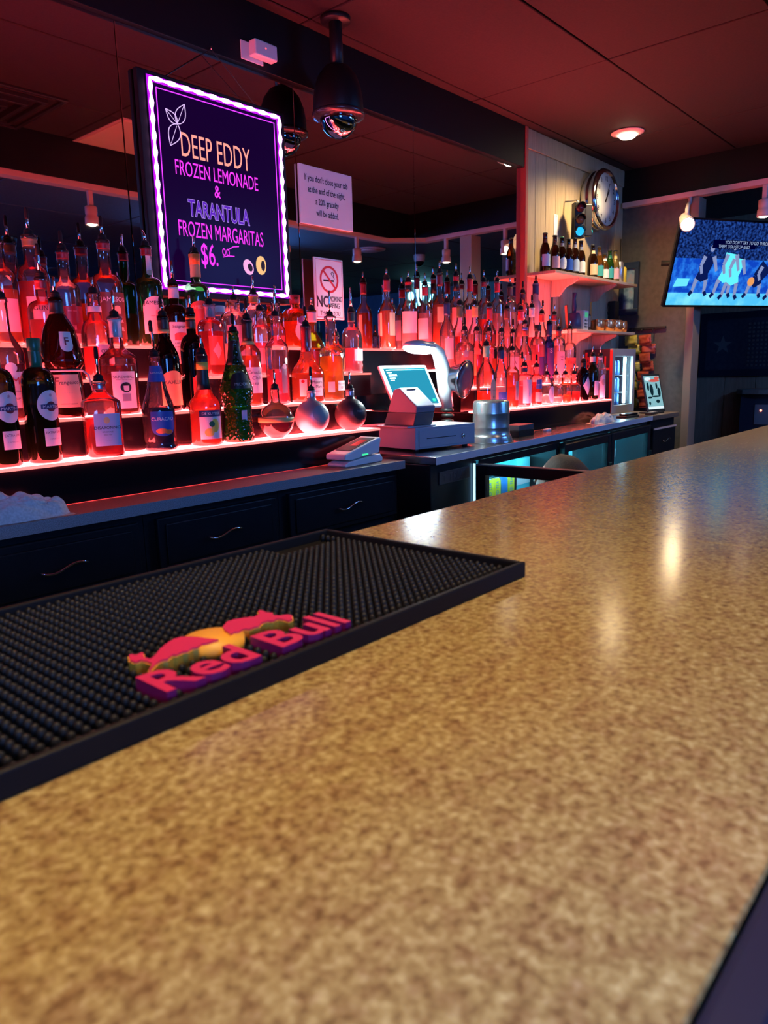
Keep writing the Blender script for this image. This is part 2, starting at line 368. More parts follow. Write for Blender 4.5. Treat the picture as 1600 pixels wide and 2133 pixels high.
# ================================================================== LED LIQUOR SHELVES
M_LED2 = emis('red_lit_acrylic_right', (1, .085, .085), E_LED * 1.7)
def tiers(name, label, x0, levels, gap_z, led=None):
    """levels: list of (y_front, z_top, x_start, x_end, z_bottom)"""
    th = thing(name, label, 'shelf', (x0, 1.94, gap_z))
    for i, (yf, zt, xa, xb, zb) in enumerate(levels):
        yb = YM - .004 if i == len(levels) - 1 else levels[i + 1][0] + .001
        X0, X1 = xa - x0, xb - x0; Y0, Y1 = yf - 1.94, yb - 1.94; Z1 = zt - gap_z; Z0 = zb - gap_z
        s = box('tier_top', X0, X1, Y0 + .0015, Y1, Z1 - .008, Z1, led or M_LED, th)
        box('lit_lip', X0, X1, Y0, Y0 + .0014, Z1 - .0085, Z1 - (-.0000), M_LIP1 if i == 0 else M_LIP, s)
        box('riser', X0, X1, Y0 + .006, Y0 + .012, Z0, Z1 - .0085, M_GLOSSBLACK, th)
        box('end_panel', X1 - .006, X1, Y0 + .0125, (YM - .004) - 1.94, Z0, Z1 - .0085, M_GLOSSBLACK, th)
        box('end_panel', X0, X0 + .006, Y0 + .0125, (YM - .004) - 1.94, Z0, Z1 - .0085, M_GLOSSBLACK, th)
    return th
tiers('liquor_shelf', 'left stepped liquor shelf glowing red along every tier', -.6,
      [(1.94, -.214, -.6, 2.205, -.3285), (2.054, -.104, -.6, 2.185, -.213), (2.168, .003, -.6, 2.415, -.094), (2.282, .111, -.6, 2.70, -.094)], -.3285)
tiers('liquor_shelf', 'right stepped liquor shelf glowing red behind the cash register', 2.93,
      [(1.94, -.193, 2.99, 4.36, -.316), (2.054, -.084, 2.93, 4.36, -.192), (2.168, .010, 2.93, 4.36, -.083), (2.282, .111, 2.702, 4.36, -.083)], -.316, M_LED2)

# ================================================================== BACK BAR, RIGHT: steel top, cooler
CA = math.radians(3.94); cs, sn = math.cos(CA), math.sin(CA)
OX, OY = 2.209, 1.668; ZS = -.317
def cw(s, d): return (OX + s * cs - d * sn, OY + s * sn + d * cs)       # along / behind the cooler front
st = thing('steel_worktop', 'stainless steel worktop over the back bar cooler', 'worktop', (OX, OY, ZS))
def poly_loc(pts): return [(x - OX, y - OY) for x, y in pts]
put('steel_slab', prismm(poly_loc([cw(0, 0), cw(2.58, 0), (4.78, YM - .005), (2.2115, YM - .005)]), 'z', -.030, 0, .002), M_STEEL, st)
e0, e1 = cw(0, 0), cw(2.58, 0)
put('front_edge', prismm(poly_loc([cw(-.0005, -.0018), cw(2.58, -.0018), cw(2.58, -.0002), cw(-.0005, -.0002)]), 'z', -.0295, -.0005), mat('steel_edge_satin', (.60, .64, .72), .5, .35), st)
co = thing('bar_cooler', 'long black back bar cooler with lit glass doors under the steel top', 'cooler', (OX, OY, FLOOR), CA)
H_ = ZS - .031 - FLOOR; LC = 2.56
M_COOL = mat('cooler_black_vinyl', (.010, .011, .014), .35)
M_LINER = mat('cooler_liner_grey', (.62, .66, .68), .5)
M_CYAN2 = emis('cooler_added_led', (.35, .85, 1.0), 60)
M_CYAN = emis('cooler_led_strip', (.08, .66, 1.0), 110)
box('compressor_case', .006, .325, .03, .55, .0, H_, M_COOL, co, bev=.004)
box('door_gap_light', .3258, .3295, .020, .029, .10, H_ - .03, emis('gap_led', (.25, .62, 1.0), 3), co)
pl = box('name_plate', .062, .290, .024, .03, H_ - .085, H_ - .035, mat('plate_dark', (.05, .05, .055), .4), co, bev=.002)
text_xz('lettering', 'TRUE', .045, mat('plate_letter', (.07, .07, .075), .35), pl, (.185, .0239, H_ - .060), .02, 1.1, .15, .001)
text_xz('lettering', 'T', .035, mat('plate_letter', (.07, .07, .075), .35), pl, (.095, .0239, H_ - .060), .02, 1.1, 0, .001)
box('top_rail', .331, LC, .03, .55, H_ - .020, H_, M_COOL, co)
box('floor_liner', .331, LC, .03, .55, 0, .12, M_COOL, co)
box('back_liner', .331, LC, .53, .55, .12, H_ - .021, M_LINER, co)
for s in (.331, 1.15, 1.82, 2.515): box('mullion', s, s + .045 if s > .4 else s + .02, .03, .53, .12, H_ - .021, M_COOL, co)
for k, s in enumerate((.331, 1.195, 1.865)):
    e = (1.15, 1.82, 2.515)[k]
    for zz in (.46, .63): box('wire_shelf', s + .022, e - .002, .10, .52, zz - .006, zz, M_LINER, co)
    box('led_strip', s + .05, e - .03, .48, .51, H_ - .034, H_ - .0215, M_CYAN, co)
    box('led_shield', s + .046, e - .002, .0302, .0345, H_ - .052, H_ - .0205, M_COOL, co); box('led_strip', s + .11, e - .07, .036, .048, H_ - .034, H_ - .0215, M_CYAN2, co)  # unseen front strip added to brighten the cans, shield put in to hide it
    box('light_panel', s + .20, s + .32, .505, .515, .14, H_ - .05, emis('cooler_panel', (.10, .72, 1.0), 2.2), co)
# closed glass doors
M_DGLASS = glassmat('door_glass', (.88, .95, .97), .02, refl=.25)
DH = H_ - .024 - .10
def child_door(s, w_, ang=0, d=-.008):
    # joined frame as the part, pane / handle as sub-parts
    fr = .045; bm = bmesh.new()
    for a, b, c, e in ((0, fr, 0, DH), (w_ - fr, w_, 0, DH), (fr, w_ - fr, 0, fr), (fr, w_ - fr, DH - .045, DH)):
        q = boxm(a, b, 0, .035, c, e, .003); bm.from_mesh(q); bpy.data.meshes.remove(q)
    m = bpy.data.meshes.new('door'); bm.to_mesh(m); bm.free()
    o = put('door', m, M_COOL, co, (s, d, .10), (0, 0, ang))
    box('pane', fr, w_ - fr, .012, .018, fr, DH - .045, M_DGLASS, o)
    box('chrome_edge', .002, w_ - .002, -.002, -.0001, DH - .006, DH - .001, M_CHROME, o)
    box('pull', w_ - .035, w_ - .020, -.02, -.0005, DH * .55, DH * .8, M_COOL, o, bev=.003)
    return o
child_door(1.175, .64); child_door(1.835, .69)
od = child_door(.278, .64, math.radians(-93), -.010)
put('lock', lathem([(.009, 0), (.009, .01), (.006, .013), (0, .013)], 14), M_CHROME, od, (.52, -.001, DH - .028), (PI / 2, 0, 0))
# cans and packs inside
M_YEL = mat('can_yellow', (.80, .70, .03), .35); M_BLU = mat('can_blue', (.04, .22, .62), .35); M_TEAL = mat('pack_teal', (.10, .55, .62), .5)
M_SIL = mat('can_silver', (.6, .62, .66), .25, 1.)
CAN = lathem([(.024, 0), (.033, .006), (.033, .136), (.026, .148), (.026, .150), (.024, .149), (0, .147)], 20)
def can(s, d, z, m, lab, txt=None, tc=None):
    x, y = cw(s, d); t_ = thing('drink_can', lab, 'can', (x, y, FLOOR + z), CA, group='drink cans in the bar cooler')
    c = CAN.copy(); b = put('can_body', c, m, t_)
    put('can_lid', lathem([(.0262, .1495), (.0262, .152), (.024, .1505), (0, .1505)], 20), M_SIL, t_)
    if txt:
        vs, fs = textgeo(txt, .021, .01)
        vv = [(.0335 * math.sin(v_ / .0335 - .45), -.0335 * math.cos(v_ / .0335 - .45), .07 + u) for u, v_ in [(a, -b_) for a, b_ in vs]]
        vv = [(.0337 * math.sin(-b_ / .0337 - .5), -.0337 * math.cos(-b_ / .0337 - .5), .072 + a) for a, b_ in vs]
        put('lettering', me_from('txt', vv, fs), tc or M_BLU, b)
    return t_
can(.618, .13, .631, M_YEL, 'yellow iced tea can nearest the cooler hinge', 'TWISTED TEA')
can(.686, .13, .631, M_YEL, 'second yellow iced tea can in the open cooler', 'TWISTED TEA')
can(.754, .13, .631, M_BLU, 'blue drink can beside the yellow iced tea cans')
can(.822, .13, .631, M_YEL, 'third yellow iced tea can, right of the blue can', 'TWISTED TEA')
can(.905, .16, .631, M_SIL, 'silver drink can at the right of the open cooler shelf')
for k, s in enumerate((.53, .62, .71)): can(s, .13, .461, (M_BLU, M_YEL, M_BLU)[k], ('blue drink can on the lower cooler shelf, nearest the hinge', 'yellow drink can on the lower cooler shelf', 'blue drink can on the lower cooler shelf, farthest from the hinge')[k])
for k, s in enumerate((1.24, 1.32, 1.40)):
    can(s, .12, .631, (M_YEL, M_YEL, M_SIL)[k], ('yellow can at the left behind the middle glass door', 'second yellow can behind the middle glass door', 'silver can behind the middle glass door')[k])
def carton(s0, s1, d, z, h, m, lab):
    x, y = cw(s0, d); c = thing('drink_carton', lab, 'carton', (x, y, FLOOR + z), CA, group='drink cartons in the bar cooler')
    b = box('carton_body', 0, s1 - s0, 0, .14, 0, h, m, c, bev=.003); box('flap_tape', .0, s1 - s0, -.0012, -.0002, h * .35, h * .6, M_WHITE, b)
carton(.975, 1.125, .16, .631, .20, M_TEAL, 'teal drink carton at the right of the open cooler section')
carton(1.46, 1.62, .14, .631, .20, M_TEAL, 'teal drink carton behind the middle glass door')
carton(1.90, 2.04, .14, .631, .22, M_BLU, 'blue drink carton at the left behind the right glass door')
carton(2.08, 2.30, .14, .631, .215, M_TEAL, 'large teal drink carton behind the right glass door')

# drawer cabinet at the far end of the back bar
ec = thing('drawer_cabinet', 'black drawer cabinet with pale trim at the far right end of the back bar', 'cabinet', (4.805, 1.851, FLOOR))
TE = ZS - FLOOR
box('body', 0, .43, .02, .53, .08, TE - .032, M_CAB, ec)
box('plinth', 0, .43, .06, .53, 0, .08, M_CAB, ec)
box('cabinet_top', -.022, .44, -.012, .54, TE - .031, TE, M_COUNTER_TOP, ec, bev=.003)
for k, (a, b) in enumerate(((TE - .265, TE - .085), (TE - .47, TE - .275))):
    d = box('drawer', .015, .415, 0, .02, a, b, M_CAB, ec, bev=.004)
    box('pale_strip', .015, .415, -.006, .001, b - .012, b, M_RAIL, d)
    wavy_handle(d, .215, -.002, (a + b) / 2)

# ================================================================== BOTTLES
G_CLEAR = glassmat('glass_clear', (.93, .94, .95), .045, (.9, .9, .9), refl=1.25)
G_GREEN = glassmat('glass_green', (.10, .42, .12), .10, (.10, .40, .12))
G_DKGREEN = glassmat('glass_dark_green', (.12, .20, .06), .12, (.06, .10, .03))
G_BROWN = glassmat('glass_brown', (.16, .05, .015), .12, (.14, .05, .02))
G_DARK = glassmat('glass_near_black', (.03, .01, .02), .15, (.03, .012, .02))
G_AMBER = glassmat('glass_amber', (.75, .36, .05), .15, (.7, .35, .06))
G_BLUE = glassmat('glass_blue', (.10, .16, .62), .15, (.12, .15, .6))
G_FROST = glassmat('glass_frosted', (.75, .75, .77), .70, (.85, .85, .87), .25)
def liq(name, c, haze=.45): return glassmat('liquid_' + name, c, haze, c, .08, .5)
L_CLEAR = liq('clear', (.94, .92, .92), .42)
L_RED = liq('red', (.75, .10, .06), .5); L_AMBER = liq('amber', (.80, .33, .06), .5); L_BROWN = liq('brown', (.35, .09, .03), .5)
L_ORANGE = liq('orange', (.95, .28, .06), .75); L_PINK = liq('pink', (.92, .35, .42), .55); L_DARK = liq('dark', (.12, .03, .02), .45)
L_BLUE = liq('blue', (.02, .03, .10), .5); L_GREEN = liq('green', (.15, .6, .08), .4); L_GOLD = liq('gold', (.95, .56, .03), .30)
C_ = dict(black=M_BLACK, white=M_WHITE, red=mat('wax_red', (.55, .02, .03), .4), darkred=mat('foil_dark_red', (.18, .01, .02), .4), green=mat('foil_green', (.01, .14, .07), .35),
          orange=mat('foil_orange', (.80, .22, .03), .45), gold=mat('foil_gold', (.70, .50, .16), .35), blue=mat('foil_blue', (.03, .10, .45), .4), navy=mat('foil_navy', (.02, .03, .12), .4),
          silver=mat('foil_silver', (.55, .56, .6), .3, .8), olive=mat('foil_olive', (.16, .15, .06), .45), brown=mat('foil_brown', (.14, .05, .03), .45), purple=mat('foil_purple', (.10, .02, .16), .4),
          cream=M_PAPER, yellow=mat('label_yellow', (.85, .66, .08), .55), pale=mat('foil_pale_green', (.62, .66, .40), .4), grey=mat('label_grey', (.30, .31, .34), .5),
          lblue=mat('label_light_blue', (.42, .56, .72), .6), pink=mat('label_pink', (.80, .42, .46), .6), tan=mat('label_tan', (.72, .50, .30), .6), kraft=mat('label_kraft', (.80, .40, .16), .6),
          teal=mat('label_teal', (.05, .35, .33), .5), clay=mat('label_red', (.78, .10, .06), .55))
POUR = lathem([(.0118, 0), (.0128, .002), (.0150, .0035), (.0150, .0055), (.0126, .007), (.0138, .0085), (.0138, .0105), (.0122, .012), (.0132, .0135), (.0130, .0155), (.0108, .018), (.0062, .0205), (0, .021)], 14)
M_POUR = mat('pourer_black', (.008, .008, .009), .6, spec=.2); POUR.materials.append(M_POUR)
_sp = {}
def spout_mesh(L, bend):
    k = (round(L, 2), bend)
    if k not in _sp:
        L2 = max(k[0], .03)
        _sp[k] = tubem([(0, 0, 0), (0, 0, L2 * .45), (bend * .004, 0, L2 * .7), (bend * .012, 0, L2)], .0042, 8, radii=[.0052, .0046, .0040, .0036]); _sp[k].materials.append(M_CHROME)
    return _sp[k]
TIP = lathem([(.0055, 0), (.0062, .004), (.0058, .026), (.0040, .033), (0, .034)], 10); TIP.materials.append(M_POUR)
def smoothstep(t): return t * t * (3 - 2 * t)
def profile(r, hsh, hnk, htop, rn, style):
    P = [(r * .86, 0), (r * .97, .003), (r, .009)]
    if style == 'taper': P = [(r * .80, 0), (r * .88, .004), (r * .9, .012)]; P.append((r, hsh * .9))
    P.append((r, hsh))
    k = 8
    for i in range(1, k + 1):
        t = i / k
        if style == 'round': rr = rn + (r - rn) * math.sqrt(max(0, 1 - t ** 2.2)) if t < 1 else rn
        elif style == 'cone': rr = r + (rn - r) * t
        else: rr = r + (rn - r) * smoothstep(t)
        P.append((rr, hsh + (hnk - hsh) * t))
    P += [(rn * .97, (hnk + htop) / 2), (rn * .95, htop - .022), (rn * 1.10, htop - .019), (rn * 1.10, htop - .010), (rn * .9, htop - .009)]
    return P
def rad_at(P, z):
    for (r0, z0), (r1, z1) in zip(P, P[1:]):
        if z0 <= z <= z1 and z1 > z0: return r0 + (r1 - r0) * (z - z0) / (z1 - z0)
    return P[-1][0]
def surf(P, a, z, off, p, rot, sx, sy):
    """point on the bottle skin; a = 0 faces -y, positive turns to +x"""
    th = a - PI / 2
    r = rad_at(P, z) + off
    t2 = th - rot
    c, s = math.cos(t2), math.sin(t2); k = r if p == 2. else r * (abs(c) ** p + abs(s) ** p) ** (-1 / p)
    x, y = k * c * sx, k * s * sy
    return (x * math.cos(rot) - y * math.sin(rot), x * math.sin(rot) + y * math.cos(rot), z)
def label_mesh(P, a0, wd, z0, z1, shape, off, p, rot, sx, sy):
    rr = max(rad_at(P, (z0 + z1) / 2), .008); half = wd / rr / 2; nu, nv = 14, 6; v, f = [], []
    if shape == 'oval':
        v.append(surf(P, a0, (z0 + z1) / 2, off, p, rot, sx, sy)); n = 24
        for ring in (.5, 1.):
            for i in range(n):
                t = 2 * PI * i / n; v.append(surf(P, a0 + half * ring * math.cos(t), (z0 + z1) / 2 + (z1 - z0) / 2 * ring * math.sin(t), off, p, rot, sx, sy))
        for i in range(n):
            j = (i + 1) % n; f.append((0, 1 + i, 1 + j)); f.append((1 + i, 1 + n + i, 1 + n + j, 1 + j))
        return me_from('label', v, f, True)
    for j in range(nv + 1):
        for i in range(nu + 1):
            u = i / nu * 2 - 1; lo, hi = z0, z1
            if shape == 'point': lo = z0 + (z1 - z0) * .16 * abs(u)
            elif shape == 'arch': hi = z1 - (z1 - z0) * .28 * (1 - math.sqrt(max(0, 1 - u * u)))
            elif shape == 'diamond': lo = z0 + (z1 - z0) * .5 * abs(u); hi = z1 - (z1 - z0) * .5 * abs(u)
            elif shape == 'shield': lo = z0 + (z1 - z0) * .30 * (1 - math.sqrt(max(0, 1 - u * u)))
            v.append(surf(P, a0 + half * u, lo + (hi - lo) * j / nv, off, p, rot, sx, sy))
    for j in range(nv):
        for i in range(nu): a = j * (nu + 1) + i; f.append((a, a + 1, a + nu + 2, a + nu + 1))
    return me_from('label', v, f, True)
def curved_text(P, s, size, a0, z0, off, p, rot, sx, sy, bold=.0, cx=1., shear=0., vertical=False):
    vs, fs = textgeo(s, size, bold, cx, shear)
    if vertical: vs = [(-y, x) for x, y in vs]
    rr = max(rad_at(P, z0), .008)
    return me_from('lettering', [surf(P, a0 + x / rr, z0 + y, off, p, rot, sx, sy) for x, y in vs], fs)
def bottle(label, x, y, z, r, hsh, hnk, htop, hsp, glass=G_CLEAR, liquid=L_CLEAR, level=.8, style='smooth', rn=.0150, p=2., rot=0., sx=1., sy=1., P=None,
           labels=(), foil=None, cap=None, group='liquor bottles on the lit shelves', tip=False, bend=0, pourcol=None, cat='bottle', name='liquor_bottle'):
    t_ = thing(name, label, cat, (x, y, z), 0, group)
    given = P is not None; P = P or profile(r, hsh, hnk, htop, rn, style); seg = 28 if r > .035 else 20
    g = put('glass', lathem(P, seg, p, rot, sx, sy), glass, t_)
    if liquid:
        lv = level if given else level * hsh
        LP = [(max(rr - .0035, .002), max(zz, .006)) for rr, zz in P if zz < lv]; LP.append((max(rad_at(P, lv) - .0035, .002), lv))
        put('liquid', lathem(LP, seg, p, rot, sx, sy), liquid, t_)
    K = (p, rot, sx, sy); bias = -27 if x < 2.6 else -46
    for L in labels:
        m = L['m'] if not isinstance(L['m'], str) else C_[L['m']]
        o = put(L.get('name', 'label'), label_mesh(P, math.radians(L.get('a', 0) + bias), L['w'] * 1.15, L['z'][0], L['z'][1], L.get('s', 'rect'), L.get('off', .0009), *K), m, t_)
        for T in L.get('t', ()):
            put('lettering', curved_text(P, T[0], T[1], math.radians(L.get('a', 0) + bias + (T[5] if len(T) > 5 else 0)), T[2], L.get('off', .0009) + .0008, *K, bold=T[4] if len(T) > 4 else 0., cx=T[6] if len(T) > 6 else 1., shear=T[7] if len(T) > 7 else 0., vertical=bool(len(T) > 8 and T[8])),
                C_[T[3]] if T[3] in C_ else M_INK, o)
    if foil:
        a, b, c = foil[:3]; ra = rad_at(P, a); n = 5
        FP = [(rad_at(P, a + (b - a) * i / n) + .0012, a + (b - a) * i / n) for i in range(n + 1)]
        put('foil', lathem([(FP[0][0] - .001, FP[0][1])] + FP + [(FP[-1][0] - .004, FP[-1][1] + .0003)], 20, p if ra > .03 else 2., rot), C_[c], t_)
        if len(foil) > 3:
            a, b, c = foil[3:6]
            put('foil_band', lathem([(rad_at(P, a) + .0016, a), (rad_at(P, b) + .0016, b), (rad_at(P, b), b + .0002)], 20), C_[c], t_)
    if hsp > 0:
        po = put('pourer', POUR, None, t_, (0, 0, htop - .012), (0, 0, random.random() * 6))
        if pourcol: pass
        L = max(hsp - htop - .012, .03); so = put('spout', spout_mesh(L, bend), None, po, (0, 0, .019))
        if tip: put('spout_tip', TIP, None, po, (bend * .006, 0, .019 + L - .022))
    if cap:
        put('cap', lathem([(rn * 1.12, htop - .034), (rn * 1.16, htop - .033), (rn * 1.16, htop - .002), (rn * 1.0, htop), (0, htop)], 20), C_[cap], t_)
    return t_
T1, T2, T3, T4 = -.2135, -.1035, .0035, .1115
Y1, Y2, Y3, Y4 = 1.998, 2.112, 2.226, 2.328

# ---- left shelf, first tier
for i, xx in enumerate((.792, .898)):
    bottle(('dark green vermouth bottle cut by the left edge of the picture', 'dark green vermouth bottle with green neck foil and oval white label')[i], xx, Y1, T1, .043, .205, .252, .327, 0,
           G_DKGREEN, L_DARK, .75, 'round', .0150, foil=(.252, .318, 'green'), cap='green',
           labels=[dict(m='cream', w=.062, z=(.112, .192), s='oval', a=40, t=[('*', .02, .176, 'darkred')]), dict(m='darkred', w=.024, z=(.136, .162), s='oval', a=40, off=.0014, name='seal'),
                   dict(m='navy', w=.046, z=(.143, .155), a=40, off=.0019, name='banner', t=[('MARTINI', .0115, .149, 'cream', .01)]), dict(m='cream', w=.045, z=(.045, .092), a=42, t=[('EXTRA DRY', .0085, .081, 'black'), ('L\'APERITIVO', .0055, .064, 'grey')])])
bottle('square clear amaretto decanter with pale blue label and black pourer', 1.068, 1.995, T1, .0505, .150, .186, .222, .300, G_CLEAR, liq('amaretto', (.62, .10, .04), .45), .72, 'smooth', .0170, 5., math.radians(-19),
       labels=[dict(m='lblue', w=.054, z=(.032, .122), a=12, t=[('DISARONNO', .0108, .083, 'black', .012), ('ORIGINALE', .0055, .071, 'black'), ('SINCE 1525', .0042, .063, 'black'), ('- - - -', .007, .048, 'grey')]),
               dict(m='gold', w=.014, z=(.094, .112), a=12, s='oval', off=.0014, name='crest')], foil=(.188, .206, 'silver'), tip=True)
PC = [(.042, 0), (.0485, .004), (.0495, .012), (.0440, .020), (.0475, .03), (.0490, .10), (.0480, .125), (.043, .145), (.036, .165), (.0300, .185), (.024, .215), (.018, .245), (.0155, .262), (.015, .270), (.017, .272), (.017, .279), (.013, .281)]
bottle('blue curacao bottle with ribbed cone neck and blue label', 1.250, 1.992, T1, .0495, .13, .2, .290, .378, G_CLEAR, L_BLUE, .128, P=PC, rn=.0155, tip=True, bend=-1,
       labels=[dict(m='blue', w=.062, z=(.045, .118), a=8, s='shield', t=[('CURACAO', .0145, .096, 'cream', .01, 0, .95)]), dict(m='orange', w=.03, z=(.052, .068), a=2, s='oval', off=.0014, name='orange_print'), dict(m='orange', w=.022, z=(.050, .064), a=26, s='oval', off=.0014, name='orange_print'),
               dict(m='blue', w=.050, z=(.205, .252), a=8, t=[('CURACAO', .008, .232, 'cream')])])
PP = [(.044, 0), (.0500, .004), (.0510, .012), (.0510, .118), (.0500, .132), (.044, .146), (.034, .156), (.026, .168), (.0200, .182), (.0175, .20), (.0165, .275), (.0175, .277), (.0175, .288), (.014, .29)]
bottle('liqueur bottle with lemon picture label and long black neck foil', 1.421, 1.995, T1, .051, .14, .18, .298, .352, G_CLEAR, liq('lemon', (.95, .30, .10), .5), .150, P=PP, rn=.0165, foil=(.176, .282, 'black', .238, .262, 'yellow'),
       labels=[dict(m='cream', w=.066, z=(.022, .092), a=12), dict(m='navy', w=.066, z=(.092, .112), a=12, t=[('DE KUYPER', .0115, .102, 'cream', .01)]), dict(m='yellow', w=.024, z=(.042, .086), a=24, s='oval', off=.0014, name='lemon_print'),
               dict(m='yellow', w=.026, z=(.030, .056), a=2, s='oval', off=.0014, name='lemon_print'), dict(m='green', w=.016, z=(.060, .078), a=12, s='oval', off=.0018, name='leaf_print')])
PM = [(.042, 0), (.0475, .004), (.048, .012), (.0430, .05), (.0415, .085), (.0440, .125), (.0500, .158), (.0515, .172), (.0490, .186), (.0420, .210), (.0320, .245), (.0225, .275), (.0190, .30), (.0165, .335), (.0155, .350), (.0168, .352), (.0168, .36), (.013, .362)]
bm_ = bottle('green pebbled melon liqueur bottle with black hood label', 1.551, 1.995, T1, .0500, .2, .29, .368, .405, G_GREEN, L_GREEN, .20, P=PM, rn=.015, p=2.6, rot=.3, tip=True, foil=(.252, .330, 'black'),
             labels=[dict(m='black', w=.056, z=(.176, .228), a=10, s='arch', off=.0016, t=[('MIDORI', .0135, .190, 'silver', .01)]), dict(m='lblue', w=.016, z=(.075, .105), a=16, off=.0030, name='price_tag')])
gm = G_GREEN.copy(); nt = gm.node_tree
bmp = nt.nodes.new('ShaderNodeBump'); vo = nt.nodes.new('ShaderNodeTexVoronoi'); vo.inputs['Scale'].default_value = 95; tcn = nt.nodes.new('ShaderNodeTexCoord'); bmp.inputs['Strength'].default_value = 1; bmp.inputs['Distance'].default_value = .004
nt.links.new(tcn.outputs['Object'], vo.inputs['Vector']); nt.links.new(vo.outputs['Distance'], bmp.inputs['Height'])
for n_ in nt.nodes:
    if n_.type in ('BSDF_GLOSSY', 'BSDF_TRANSLUCENT', 'BSDF_DIFFUSE'): nt.links.new(bmp.outputs[0], n_.inputs['Normal'])
[c for c in bm_.children if c.name.startswith('glass')][0].data.materials[0] = gm
def sphereP(R, cut=.25, rn=.015, htop=.18):
    P = []
    for i in range(15):
        a = -PI / 2 + .42 + (PI - .42 - .30) * i / 14; P.append((R * math.cos(a), R + R * math.sin(a) - R * (1 - math.sin(PI / 2 - .42))))
    z0 = P[-1][1]; P[-1] = (rn * 1.25, z0)
    return [(P[0][0] * .96, 0.0)] + [(r, zz + .003) for r, zz in P] + [(rn, z0 + .012), (rn, htop - .010), (rn * 1.12, htop - .009), (rn * 1.12, htop - .002), (rn * .85, htop - .001)]
sp1 = bottle('clear round raspberry liqueur decanter with gold waistband', 1.714, 1.992, T1, .062, .06, .13, .178, .236, G_CLEAR, liq('raspberry', (.30, .02, .06), .5), .058, P=sphereP(.0620, htop=.172), rn=.013)
put('waist_band', lathem([(.0622, .055), (.0632, .056), (.0632, .070), (.0622, .071)], 28), C_['gold'], sp1)
M_SILB = mat('bottle_silver_lacquer', (.45, .45, .47), .45, .6); M_CHOCB = mat('bottle_chocolate_lacquer', (.06, .045, .05), .4, .3)
bottle('matt silver ball shaped liqueur bottle with dark oval label', 1.887, 1.992, T1, .0635, .06, .13, .165, .236, M_SILB, None, 0, P=sphereP(.0635, htop=.160), rn=.014, tip=True, foil=(.132, .150, 'silver'), labels=[dict(m='grey', w=.060, z=(.045, .105), a=18, s='oval')])
bottle('dark brown ball shaped chocolate liqueur bottle', 2.092, 1.992, T1, .0620, .06, .13, .165, .230, M_CHOCB, None, 0, P=sphereP(.0620, htop=.160), rn=.014, foil=(.130, .150, 'silver'),
       labels=[dict(m='black', w=.060, z=(.040, .100), a=22, s='oval', t=[('MOZART', .0095, .073, 'grey', .01)])])

# ---- left shelf, second tier
bottle('dark red aperitif bottle with white lettered label, leftmost on the second tier', .874, Y2, T2, .0440, .178, .245, .335, .400, G_CLEAR, liq('pimms', (.30, .05, .02), .5), .85, 'smooth', .0160, tip=True,
       labels=[dict(m='cream', w=.082, z=(.035, .132), a=8, t=[("PIMM'S", .0280, .108, 'red', .01), ('THE ORIGINAL', .0075, .080, 'black'), ('No 1 CUP', .009, .06, 'black')]), dict(m='cream', w=.026, z=(.128, .156), a=14, s='oval', off=.0010, name='medallion')])
PF = [(.045, 0), (.054, .004), (.0555, .012), (.0540, .06), (.0500, .118), (.0480, .134), (.0520, .140), (.0600, .152), (.0605, .162), (.055, .190), (.0490, .225), (.0420, .252), (.034, .268), (.026, .280), (.020, .292), (.018, .300), (.018, .318), (.0195, .320), (.0195, .333), (.014, .336)]
fr_ = bottle('brown monk shaped hazelnut liqueur bottle with white cord round its waist', 1.023, 2.108, T2, .056, .17, .29, .345, .395, G_BROWN, L_DARK, .13, P=PF, rn=.019, foil=(.290, .325, 'black'),
             labels=[dict(m='tan', w=.066, z=(.030, .122), a=10, t=[('F', .030, .104, 'darkred', .01, -30), ('rangelico', .0150, .100, 'black', .004, 7), ('- - - -  - - - -', .007, .072, 'grey'), ('HAZELNUT LIQUEUR', .0048, .040, 'black')]),
                     dict(m='cream', w=.030, z=(.185, .240), a=20, s='shield', t=[('F', .030, .214, 'darkred', .015)])])
cord = [(.0515 * math.cos(a), .0515 * math.sin(a), .133) for a in [2 * PI * i / 28 for i in range(29)]]
M_CORD = mat('cord_cotton', (.70, .60, .58), .9)
put('cord', tubem(cord, .0028, 8), M_CORD, fr_)
put('cord_tail', tubem([(.048, -.020, .133), (.062, -.026, .120), (.068, -.028, .09), (.074, -.030, .068), (.073, -.031, .050)], .003, 8, radii=[.003, .003, .003, .0052, .0042]), M_CORD, fr_)
bottle('clear peanut whiskey bottle with white sheep label and white neck', 1.198, 2.108, T2, .0490, .165, .205, .300, .376, G_CLEAR, L_BROWN, .88, 'smooth', .0180, 3.2, .25, foil=(.230, .282, 'white'),
       labels=[dict(m='cream', w=.062, z=(.018, .128), a=14, t=[('SKREWBALL', .0115, .112, 'black', .006), ('PEANUT BUTTER WHISKEY', .0040, .104, 'black')]), dict(m='black', w=.028, z=(.066, .096), a=16, s='oval', off=.0014, name='sheep_print'),
               dict(m='cream', w=.014, z=(.070, .086), a=16, s='shield', off=.0019, name='sheep_face'), dict(m='grey', w=.022, z=(.040, .062), a=16, off=.0014, name='body_print')])
bottle('dark coffee liqueur bottle with orange label and gold neck band', 1.367, Y2, T2, .0425, .165, .245, .308, .352, G_DARK, L_DARK, .9, 'smooth', .0165, tip=True, bend=-1, foil=(.255, .290, 'black', .245, .257, 'gold'),
       labels=[dict(m='kraft', w=.072, z=(.018, .128), a=24, s='arch', t=[('KAHLUA', .0165, .092, 'brown', .01)])])
